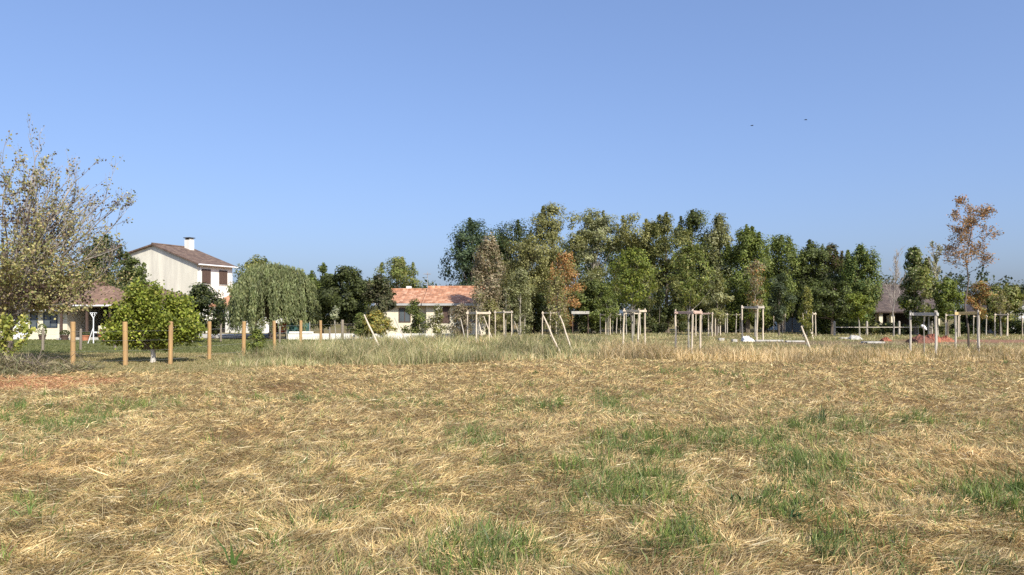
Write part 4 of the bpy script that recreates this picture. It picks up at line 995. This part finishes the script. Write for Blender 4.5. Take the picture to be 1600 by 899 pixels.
# --- two-storey house with stained gable
def tall_house():
    C0 = Vector((wx(308, 70), 70, 0)); th = math.radians(22)
    # local frame: x along the gable wall (to the left/back is -x), y along the side wall (away from the camera)
    h = empty('two_storey_house', C0, -th, 'two-storey white house with stained blank gable and brown tiled roof', 'house')
    Wd, D = 9.4, 4.6; zr = 8.62; ze = wz(410, 70); zl = 7.75; xr = -5.45
    MB().prism([(0, 0), (0, ze - .05), (xr, zr - .12), (-Wd, zl - .1), (-Wd, 0)][::-1], 'y', .0, .12).build('gable_wall', M_STAIN, h)
    MB().prism([(0, 0), (0, ze - .05), (xr, zr - .12), (-Wd, zl - .1), (-Wd, 0)][::-1], 'y', .124, D).build('wall', M_WHITE, h)
    rf = MB(); o = .28
    s = (zr - ze) / abs(xr)
    rf.slab((xr, -o, zr), (.45, -o, ze - s * .45), (.45, D + .3, ze - s * .45), (xr, D + .3, zr), .13)
    s2 = (zr - zl) / (Wd + xr)
    rf.slab((xr - .004, -o, zr), (-Wd - .4, -o, zl - s2 * .4), (-Wd - .4, D + .3, zl - s2 * .4), (xr - .004, D + .3, zr), .13)
    roof = rf.build('roof', M_TILEB, h)
    MB().tube([(xr, -o, zr + .02), (xr, D + .3, zr + .02)], [.10, .10], 8).build('ridge_cap', M_TILEB, roof)
    MB().tube([(.5, -o, ze - s * .5 - .05), (.5, D + .3, ze - s * .5 - .05)], [.07, .07], 8).build('gutter', M_WPAINT, roof)
    cx, cy = -4.95, 3.9
    ch = MB().box(cx - .34, cx + .34, cy - .3, cy + .3, 7.8, 9.35).build('chimney', M_WHITE, h)
    MB().box(cx - .42, cx + .42, cy - .38, cy + .38, 9.53, 9.6).build('chimney_cap', M_DARK, ch)
    MB().box(cx - .3, cx - .2, cy - .26, cy + .26, 9.35, 9.53).box(cx + .2, cx + .3, cy - .26, cy + .26, 9.35, 9.53).build('chimney_vent', M_CONC, ch)
    MB().tube([(.06, .3, 0), (.06, .3, ze - .5), (.42, .3, ze - .28)], [.05, .05, .05], 7).build('downpipe', M_WPAINT, h)
    # shutters on the side wall (closed pairs)
    for yy, z0, z1 in ((1.15, 4.75, 6.05), (3.35, 4.75, 6.05)):
        w = MB().box(-.02, .03, yy - .55, yy + .55, z0 - .05, z1 + .05).build('window', M_SHUT, h)
        MB().box(.034, .07, yy - .5, yy - .01, z0, z1).build('shutter', M_SHUT, w)
        MB().box(.034, .07, yy + .01, yy + .5, z0, z1).build('shutter', M_SHUT, w)
        MB().box(0.002, .06, yy - .62, yy + .62, z0 - .12, z0 - .06).build('sill', M_CONC, w)
    # ground floor wing with orange roof stretching right
    MB().box(.14, 6.6, 1.6, 6.5, 0, 2.55).build('wing_wall', M_WHITE, h)
    r2 = MB(); r2.slab((.15, 1.2, 2.62), (6.9, 1.2, 2.62), (6.9, 4.6, 3.9), (.15, 4.6, 3.9), .12)
    r2.slab((.15, 7, 2.62), (6.9, 7, 2.62), (6.9, 4.604, 3.9), (.15, 4.604, 3.9), .12); r2.build('wing_roof', M_TILEO, h)
    win(h, 3.3, .95, 1.0, 1.0, 1.6, M_WPAINT, name='window')
    MB().box(.9, 1.9, 1.56, 1.6, .05, 2.0).build('door', M_DARK, h)
    MB().box(4.9, 5.6, 1.56, 1.6, .05, 1.9).build('door', M_DARK, h)
    # lean-to roof in front of the gable
    lt = MB(); lt.slab((-7.6, -3.4, 3.0), (-1.4, -3.4, 2.6), (-1.4, -.06, 3.6), (-7.6, -.06, 5.0), .12).build('lean_to_roof', M_TILEB, h)
    MB().box(-7.3, -1.7, -3.0, -.05, 0, 2.6).build('lean_to_wall', M_WHITE, h)
tall_house()
tr_ = MB().box(-4.5, 3.0, -2, 2, 0, .22).build('terrace', M_CONC); tr_.location = (wx(345, 54), 55.5, 0); tagp(tr_, 'low pale terrace edging before the white house', 'terrace')

# --- orange roofed house
def orange_house():
    Y = 61.0; hx = wx(690, Y)
    h = empty('orange_roofed_house', (hx, Y, 0), 0, 'low cream house under a mottled orange tiled roof in two steps', 'house')
    def sect(x0, x1, dy, ye, yr, dep):
        a, b = wx(x0, Y) - hx, wx(x1, Y) - hx; ze, zr = wz(ye, Y + dy - .5), wz(yr, Y + dy + dep / 2)
        MB().box(a, b, dy, dy + dep, 0, ze - .02).build('wall', M_CREAM, h)
        MB().prism([(dy + .004, ze - .02), (dy + dep - .004, ze - .02), (dy + dep / 2, zr - .18)], 'x', a + .01, b - .01).build('gable_wall', M_CREAM, h)
        rf = MB(); rf.slab((a - .3, dy - .5, ze), (b + .3, dy - .5, ze), (b + .3, dy + dep / 2, zr), (a - .3, dy + dep / 2, zr), .14)
        rf.slab((a - .3, dy + dep + .5, ze), (b + .3, dy + dep + .5, ze), (b + .3, dy + dep / 2 + .004, zr), (a - .3, dy + dep / 2 + .004, zr), .14)
        ro = rf.build('roof', M_TILEO, h)
        MB().tube([(a - .3, dy + dep / 2, zr + .02), (b + .3, dy + dep / 2, zr + .02)], [.11, .11], 8).build('ridge_cap', M_TILEO, ro)
        MB().box(a - .3, b + .3, dy - .56, dy - .505, ze - .22, ze - .04).build('fascia', M_GREYW, ro)
    sect(590, 664, .9, 473.5, 453, 7); sect(666, 758, 0, 473.5, 449, 8)
    MB().box(wx(624, Y) - hx - .22, wx(624, Y) - hx + .22, 5.5, 6.0, 2.5, wz(447, Y + 5)).build('chimney', M_WHITE, h)
    win(h, wx(692, Y) - hx, wz(505, Y), 1.15, 1.35, 0, M_SHUT, glass=M_SHUT)
    win(h, wx(733, Y) - hx, wz(504, Y), 1.0, 1.2, 0, M_SHUT, glass=M_GLASS)
    win(h, wx(630, Y) - hx, wz(504, Y), 1.0, 1.2, .9, M_SHUT, glass=M_GLASS)
orange_house()
def antenna(px, Y, yt, label):
    r_ = empty('roof_antenna', (wx(px, Y), Y, 0), 0, label, 'antenna'); H = wz(yt, Y)
    MB().tube([(0, 0, 2.8), (0, 0, H)], [.035, .025], 5).build('mast', M_GALV, r_)
    mb = MB(); 
    for k in range(4): mb.tube([(-.35 + .05 * k, -.3 + .2 * k, H - .2), (.35 - .05 * k, -.3 + .2 * k, H - .2)], [.02, .02], 4)
    mb.tube([(0, -.35, H - .2), (0, .4, H - .2)], [.02, .02], 4); mb.build('aerial', M_GALV, r_)
antenna(668, 66, 425, 'thin television aerial above the orange roof')

# --- dark roofed house on the right
def dark_house():
    Y = 70.0; hx = wx(1400, Y)
    h = empty('dark_roofed_house', (hx, Y, 0), 0, 'long low house with big dark brown roof and porch on cream pillars', 'house')
    a, b = wx(1330, Y) - hx, wx(1476, Y) - hx; ze, zr = wz(487, Y - 1), wz(447, Y + 5)
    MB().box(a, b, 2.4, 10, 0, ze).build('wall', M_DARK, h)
    MB().prism([(2.42, ze), (9.98, ze), (5.2, zr - .2)], 'x', a + .01, b - .01).build('gable_wall', M_CREAM, h)
    rf = MB(); rf.slab((a - .4, -1, ze), (b + .4, -1, ze), (b + .4, 5, zr), (a - .4, 5, zr), .16)
    rf.slab((a - .4, 11, ze), (b + .4, 11, ze), (b + .4, 5.004, zr), (a - .4, 5.004, zr), .16)
    ro = rf.build('roof', M_TILED, h)
    MB().tube([(a - .4, 5, zr + .02), (b + .4, 5, zr + .02)], [.12, .12], 8).build('ridge_cap', M_TILED, ro)
    for px_ in (1333, 1371.5, 1390, 1425, 1460): MB().box(wx(px_, Y) - hx - .17, wx(px_, Y) - hx + .17, -.6, -.3, 0, ze - .1).build('porch_pillar', M_CREAM, h)
    MB().box(wx(1386, Y) - hx, wx(1393.5, Y) - hx - .25, 2.32, 2.39, .9, 1.75).build('window', M_WPAINT, h)
    MB().box(wx(1405, Y) - hx, wx(1412, Y) - hx, 2.32, 2.39, .9, 1.65).build('window', M_WPAINT, h)
    # lower grey wing
    a2, b2 = wx(1262, Y) - hx, wx(1328, Y) - hx; z2 = wz(487, Y); z3 = wz(474, Y)
    MB().prism([(a2, 0), (b2, 0), (b2, z2), ((a2 + b2) / 2 + .6, z3 + .25), (a2, z2)], 'y', .8, 8).build('wing_wall', M_GREYW, h)
    r2 = MB(); xm = (a2 + b2) / 2 + .6
    r2.slab((xm, .3, z3 + .42), (b2 + .4, .3, z2 + .05), (b2 + .4, 8.2, z2 + .05), (xm, 8.2, z3 + .42), .12)
    r2.slab((xm - .004, .3, z3 + .42), (a2 - .4, .3, z2 + .05), (a2 - .4, 8.2, z2 + .05), (xm - .004, 8.2, z3 + .42), .12)
    r2.build('wing_roof', M_TILER, h)
    win(h, wx(1319, Y) - hx, .6, .8, 1.1, .8, M_WPAINT)
dark_house()
def grey_cottage():
    Y = 84.0; hx = wx(1242, Y)
    h = empty('grey_cottage', (hx, Y, 0), 0, 'small cottage with pale grey roof showing between the tree trunks', 'house')
    a, b = -1.4, 2.2; ze = wz(487, Y); zr = wz(467, Y + 3)
    MB().box(a, b, 0, 6, 0, ze).build('wall', M_WHITE, h)
    MB().prism([(.004, ze), (5.996, ze), (3, zr - .15)], 'x', a + .01, b - .01).build('gable_wall', M_WHITE, h)
    g = mat('pale_slate', (.42, .42, .44), .6, .2, 4)
    rf = MB(); rf.slab((a - .3, -.4, ze), (b + .3, -.4, ze), (b + .3, 3, zr), (a - .3, 3, zr), .12); rf.slab((a - .3, 6.4, ze), (b + .3, 6.4, ze), (b + .3, 3.004, zr), (a - .3, 3.004, zr), .12)
    rf.build('roof', g, h); win(h, -.3, .9, .8, 1, 0, M_DARK)
grey_cottage()
def cottage():
    Y = 66.0; hx = wx(1603, Y)
    h = empty('gabled_cottage', (hx, Y, 0), 0, 'cottage with dark gable roof and grey-cream wall at the right edge', 'house')
    w_ = 1.85; ze = wz(485, Y); zr = wz(468, Y)
    MB().prism([(-w_, 0), (w_ + 1, 0), (w_ + 1, ze), (.3, zr - .1), (-w_, ze)], 'y', 0, 7).build('wall', M_GREYW, h)
    rf = MB(); rf.slab((.3, -.4, zr + .05), (-w_ - .4, -.4, ze - .1), (-w_ - .4, 7.3, ze - .1), (.3, 7.3, zr + .05), .14)
    rf.slab((.304, -.4, zr + .05), (w_ + 1.4, -.4, ze - .1), (w_ + 1.4, 7.3, ze - .1), (.304, 7.3, zr + .05), .14)
    rf.build('roof', M_TILED, h); win(h, -1.0, .9, .55, .75, 0, M_BLUEF)
cottage()
def pale_wall():
    Y = 73.0; hx = wx(1140, Y)
    h = empty('garden_shed', (hx, Y, 0), 0, 'pale garden shed glimpsed between trunks behind the far guards', 'shed')
    MB().box(-3.2, 1.6, 0, 2.5, 0, 1.95).build('wall', M_CREAM, h)
    MB().box(-3.4, 1.8, -.2, 2.7, 1.95, 2.08).build('roof', M_WPAINT, h)
    MB().box(-2.2, -1.4, -.03, .02, .05, 1.75).build('door', M_DARK, h)
    MB().box(-.6, .3, -.03, .02, .8, 1.5).build('window', M_DARK, h)
pale_wall()
def carport():
    Y = 65.0; hx = wx(912, Y)
    h = empty('garden_shelter', (hx, Y, 0), 0, 'flat shelter with thick white edge left of the small far guard', 'shelter')
    a, b = wx(893, Y) - hx, wx(921, Y) - hx
    MB().box(a, b, 0, 2.2, 1.78, 2.02).build('roof', M_CONC, h)
    for x_ in (a + .1, b - .1):
        for y_ in (.1, 2.1): MB().box(x_ - .04, x_ + .04, y_ - .04, y_ + .04, 0, 1.78).build('post', M_SHUT, h)
carport()
wl = MB().box(wx(450, 49.6), wx(712, 49.6), 49.6, 49.85, 0, .42).build('garden_wall', M_WHITE); tagp(wl, 'low white garden wall running behind the fence posts to the orange roofed house', 'wall')
wl2 = MB().box(wx(452, 49.6), wx(488, 49.6), 49.55, 49.9, .424, .56).build('garden_wall', M_WHITE); tagp(wl2, 'raised white wall block beside the red cabinet', 'wall')

# --- garden things by the houses
def cabinet():
    Y = 53; c = empty('garden_cabinet', (wx(436, Y), Y, 0), 0, 'red-orange painted garden cabinet with dark middle gap behind the fence', 'cabinet')
    MB().box(-.62, -.12, -.3, .3, .42, 1.1).build('side_cupboard', M_REDP, c); MB().box(.12, .62, -.3, .3, .42, 1.15).build('side_cupboard', M_REDP, c)
    MB().box(-.117, .117, -.1, .28, .42, 1.0).build('back_panel', M_SHUT, c)
    MB().box(-.7, .7, -.36, .36, .30, .418).build('base_board', M_CONC, c)
    for x_ in (-.6, .6):
        for y_ in (-.28, .28): MB().box(x_ - .05, x_ + .05, y_ - .05, y_ + .05, 0, .30).build('leg', M_SHUT, c)
cabinet()
ws = empty('windbreak_screen', (wx(466, 51.5), 51.5, 0), 0, 'dark teal windbreak screen above the white wall', 'screen')
MB().box(-.75, .75, -.02, .02, .3, 1.12).build('mesh_panel', M_TEAL, ws)
for x_ in (-.8, .8): MB().tube([(x_, 0, 0), (x_, 0, 1.2)], [.035, .03], 6).build('post', M_GALV, ws)
def wash_post():
    Y = 42.5; c = empty('washing_line_post', (wx(146, Y), Y, 0), 0, 'white steel washing line post with triangular head and diagonal leg on the lawn', 'washing post')
    H = wz(489, Y); MB().tube([(0, 0, 0), (0, 0, H - .28)], [.03, .03], 8).build('pole', M_WPAINT, c)
    MB().tube([(-.32, 0, 0), (0, 0, .95)], [.025, .025], 6).build('leg', M_WPAINT, c)
    MB().tube([(0, 0, H - .30), (-.19, 0, H), (.19, 0, H), (0, 0, H - .30)], [.028] * 4, 6).tube([(-.07, 0, H - .02), (-.05, 0, H - .14)], [.02, .02], 5).tube([(.07, 0, H - .02), (.05, 0, H - .14)], [.02, .02], 5).build('head_frame', M_WPAINT, c)
    MB().box(.02, .3, -.02, .02, .62, .70).build('bracket', M_WPAINT, c)
wash_post()
def pot(px, Y, rr, hh, m, pal, label, seed, ph=.35):
    c = empty('flower_pot', (wx(px, Y), Y, 0), 0, label, 'flower pot')
    MB().tube([(0, 0, 0), (0, 0, hh * .8), (0, 0, hh * .82), (0, 0, hh)], [rr * .7, rr * .95, rr * 1.08, rr * 1.08], 14).build('pot', m, c)
    r = np.random.default_rng(seed); n = 260; P = r.normal(0, 1, (n, 3)); P /= np.linalg.norm(P, axis=1)[:, None]; P = P * np.array([rr * 1.2, rr * 1.2, ph * .6]) + np.array([0, 0, hh + ph * .45])
    V, Q, T_ = rhombs(P, r.normal(0, 1, (n, 3)), np.full(n, .11), np.full(n, .07), pick(r, pal, n), seed); link('plant', fast_mesh('plant', V, Q, None, T_), M_LEAF, c)
pot(133, 47.5, .26, .36, M_TERRA, DKG, 'terracotta pot left of the washing line post', 1, .2)
pot(160, 47.5, .24, .34, M_TERRA, ((.3, .1, .05), (.06, .09, .03)), 'terracotta pot with reddish flowers right of the washing line post', 2)
pot(66, 48.5, .22, .35, M_SHUT, MID, 'dark pot with a bushy plant below the blue framed window', 3, .7)
pot(101, 48.5, .24, .35, M_SHUT, DKG, 'dark pot at the corner of the porch', 4, .3)

# ------------------------------------------------------------------ things lying on the ground on the right
def crumple(name, label, cat, px0, px1, Y, h, m, seed, depth=.7, lean=1.0):
    r = np.random.default_rng(seed); a, b = wx(px0, Y), wx(px1, Y); n = 14; cx = (a + b) / 2
    vs = []; fs = []
    for j_ in range(n):
        for i_ in range(n):
            u, v_ = i_ / (n - 1), j_ / (n - 1)
            e = math.sin(math.pi * u) ** .4 * math.sin(math.pi * v_) ** .5
            vs.append((a - cx + (b - a) * u, -depth / 2 + depth * v_ + r.normal(0, .02), max(.0, e * h * (1 - lean * .75 * u) + r.normal(0, .05) * e) + .004))
    for j_ in range(n - 1):
        for i_ in range(n - 1):
            k = j_ * n + i_; fs.append((k, k + 1, k + n + 1, k + n))
    o = MB().add(vs, fs).build(name, m); o.location = (cx, Y, 0)
    sm = o.modifiers.new('thick', 'SOLIDIFY'); sm.thickness = .01
    return tagp(o, label, cat)
crumple('tarpaulin', 'crumpled white sheet lying at the foot of the tallest guard', 'sheet', 1159, 1179, 46.5, .42, M_WPAINT, 1)
crumple('rubble_bag', 'small whitish heap on the bare ground left of the dark roofed house', 'rubble', 1326, 1346, 50, .28, M_CONC, 2, lean=.2)
crumple('soil_heap', 'heap of dark red-brown earth behind the near guard', 'soil heap', 1423, 1452, 44, .42, M_BRSOIL, 3, depth=1.6, lean=.1)
crumple('soil_heap', 'bright red earth mound right beside the dark red-brown heap', 'soil heap', 1447, 1466, 45.5, .50, M_REDSOIL, 4, depth=1.4, lean=.2)
crumple('soil_heap', 'smallest right-hand lump of red earth by the near guard', 'soil heap', 1466, 1487, 46, .32, M_REDSOIL, 5, depth=1.0, lean=.2)
crumple('soil_heap', 'lone little red-orange lump left of the guards', 'soil heap', 1377, 1391, 47, .2, M_REDSOIL, 6, depth=.6, lean=.1)
def plank(label, px0, px1, Y, h, w=.3, rot=0.0):
    L_ = wx(px1, Y) - wx(px0, Y); o = MB().box(-L_ / 2, L_ / 2, -w / 2, w / 2, .0, h).build('plank', M_CONC, bevel=.01)
    o.location = (wx((px0 + px1) / 2, Y), Y, .02); o.rotation_euler = (0, 0, rot); tagp(o, label, 'plank')
plank('long pale plank lying right of the tallest guard', 1181, 1223, 45.8, .10, rot=-.05)
plank('shorter pale plank continuing towards the leaning stake', 1228, 1256, 44.8, .09, rot=-.04)
plank('pale slab lying on the bare ground near the little red lump', 1350, 1378, 43, .09, .8)
plank('thin slab at the far side of the bare ground', 1312, 1324, 51, .10, .4)
plank('small pale block half hidden in grass, left of the other one', 1123, 1131, 46, .2)
plank('small pale block half hidden in grass near the crumpled sheet', 1144, 1151, 45, .16)
bg_ = empty('sign_stake', (wx(1443, 46), 46, 0), 0, 'white bag on a short stick above the red earth', 'sign')
MB().tube([(0, 0, 0), (0, 0, 1.0)], [.02, .02], 6).build('stick', M_SHUT, bg_)
MB().tube([(-.14, 0, 1.02), (-.05, 0, .98), (.08, 0, .84), (.18, 0, .74)], [.05, .11, .10, .05], 7).build('bag', M_WPAINT, bg_)

# ------------------------------------------------------------------ brush heap at the left tree
def brush():
    r = np.random.default_rng(301); X0, Y0 = -14.2, 20.6
    root = empty('brush_pile', (X0, Y0, 0), 0, 'low heap of dead twigs and dry weeds under the left tree', 'brush pile')
    n = 6500; a = r.random(n); P = np.stack([r.normal(0, 1.5, n), r.normal(0, .9, n), np.zeros(n)], 1)
    P[:, 0] = np.clip(P[:, 0] - .5, -4, 2.0)
    hh = .40 * np.exp(-(P[:, 0] / 2.1) ** 2 - (P[:, 1] / 1.2) ** 2); P[:, 2] = hh * r.random(n)
    cols = pick(r, [(.22, .19, .11), (.30, .26, .15), (.17, .18, .08), (.38, .32, .19), (.11, .09, .06)], n) 
    o = blades('dry_weeds', P, r.uniform(0, 6.28, n), r.normal(.5, .5, n), r.uniform(0, .9, n), r.uniform(.12, .45, n), r.uniform(.01, .025, n), cols, M_GRASS, 3); o.parent = root
    rng = random.Random(5)
    mb = MB()
    for k in range(60):
        x, y = rng.gauss(-.7, .9), rng.gauss(0, .6); an = rng.uniform(0, 6.28); L_ = rng.uniform(.5, 1.6)
        mb.tube([(x, y, .05), (x + math.cos(an) * L_ * .5, y + math.sin(an) * L_ * .5, rng.uniform(.2, .6)), (x + math.cos(an) * L_, y + math.sin(an) * L_, rng.uniform(.0, .5))], [.014, .01, .005], 4)
    mb.build('twigs', M_BARK, root)
brush()
tuft(362, 893, 3, .34, .028, (.10, .17, .045), 1, 'broad dark green blade standing in the hay at the bottom edge', spread=.012, lean=.12)
tuft(48, 812, 6, .22, .012, (.16, .25, .06), 2, 'lone upright green tuft at the lower left', spread=.02)
tuft(48, 720, 8, .26, .010, (.14, .22, .07), 3, 'thin green tuft at the left above the lone upright one', spread=.03)
tuft(1237, 812, 14, .13, .03, (.06, .12, .05), 4, 'dark broad-leaved weed in the hay right of centre', 'weed', .03, .5, 'weed')
tuft(1284, 664, 12, .30, .018, (.09, .13, .06), 5, 'tall dark weed stalk sticking out of the hay', 'weed', .03, .2, 'weed')
tuft(1150, 792, 14, .12, .03, (.06, .11, .045), 6, 'dark broad-leaved weed below the biggest green patch', 'weed', .05, .5, 'weed')

# ------------------------------------------------------------------ birds
def bird(px, py, Y, rz, bank, label):
    o = MB()
    o.tube([(0, -.16, 0), (0, -.10, .01), (0, 0, .015), (0, .1, 0), (0, .19, -.005)], [.012, .04, .05, .035, .012], 8)
    for s in (-1, 1):
        v = [(s * .03, -.06, .02), (s * .18, -.09, .07), (s * .34, .0, .05), (s * .20, .03, .06), (s * .03, .07, .02)]
        o.add(v + [(x, y, z - .012) for x, y, z in v], [(0, 1, 2, 3, 4), (9, 8, 7, 6, 5), (0, 5, 6, 1), (1, 6, 7, 2), (2, 7, 8, 3), (3, 8, 9, 4)])
    o.add([(-.03, .16, 0), (.03, .16, 0), (.05, .27, 0), (-.05, .27, 0)], [(0, 1, 2, 3)])
    b = o.build('bird', M_BLACK); b.location = (wx(px, Y), Y, wz(py, Y)); b.rotation_euler = (.15, bank, rz)
    tagp(b, label, 'bird', 'birds in the sky')
bird(1175, 196.5, 82, .9, -.25, 'left and lower of two small dark birds flying in the sky')
bird(1259, 187.5, 82, 1.1, -.2, 'right and higher of two small dark birds flying in the sky')
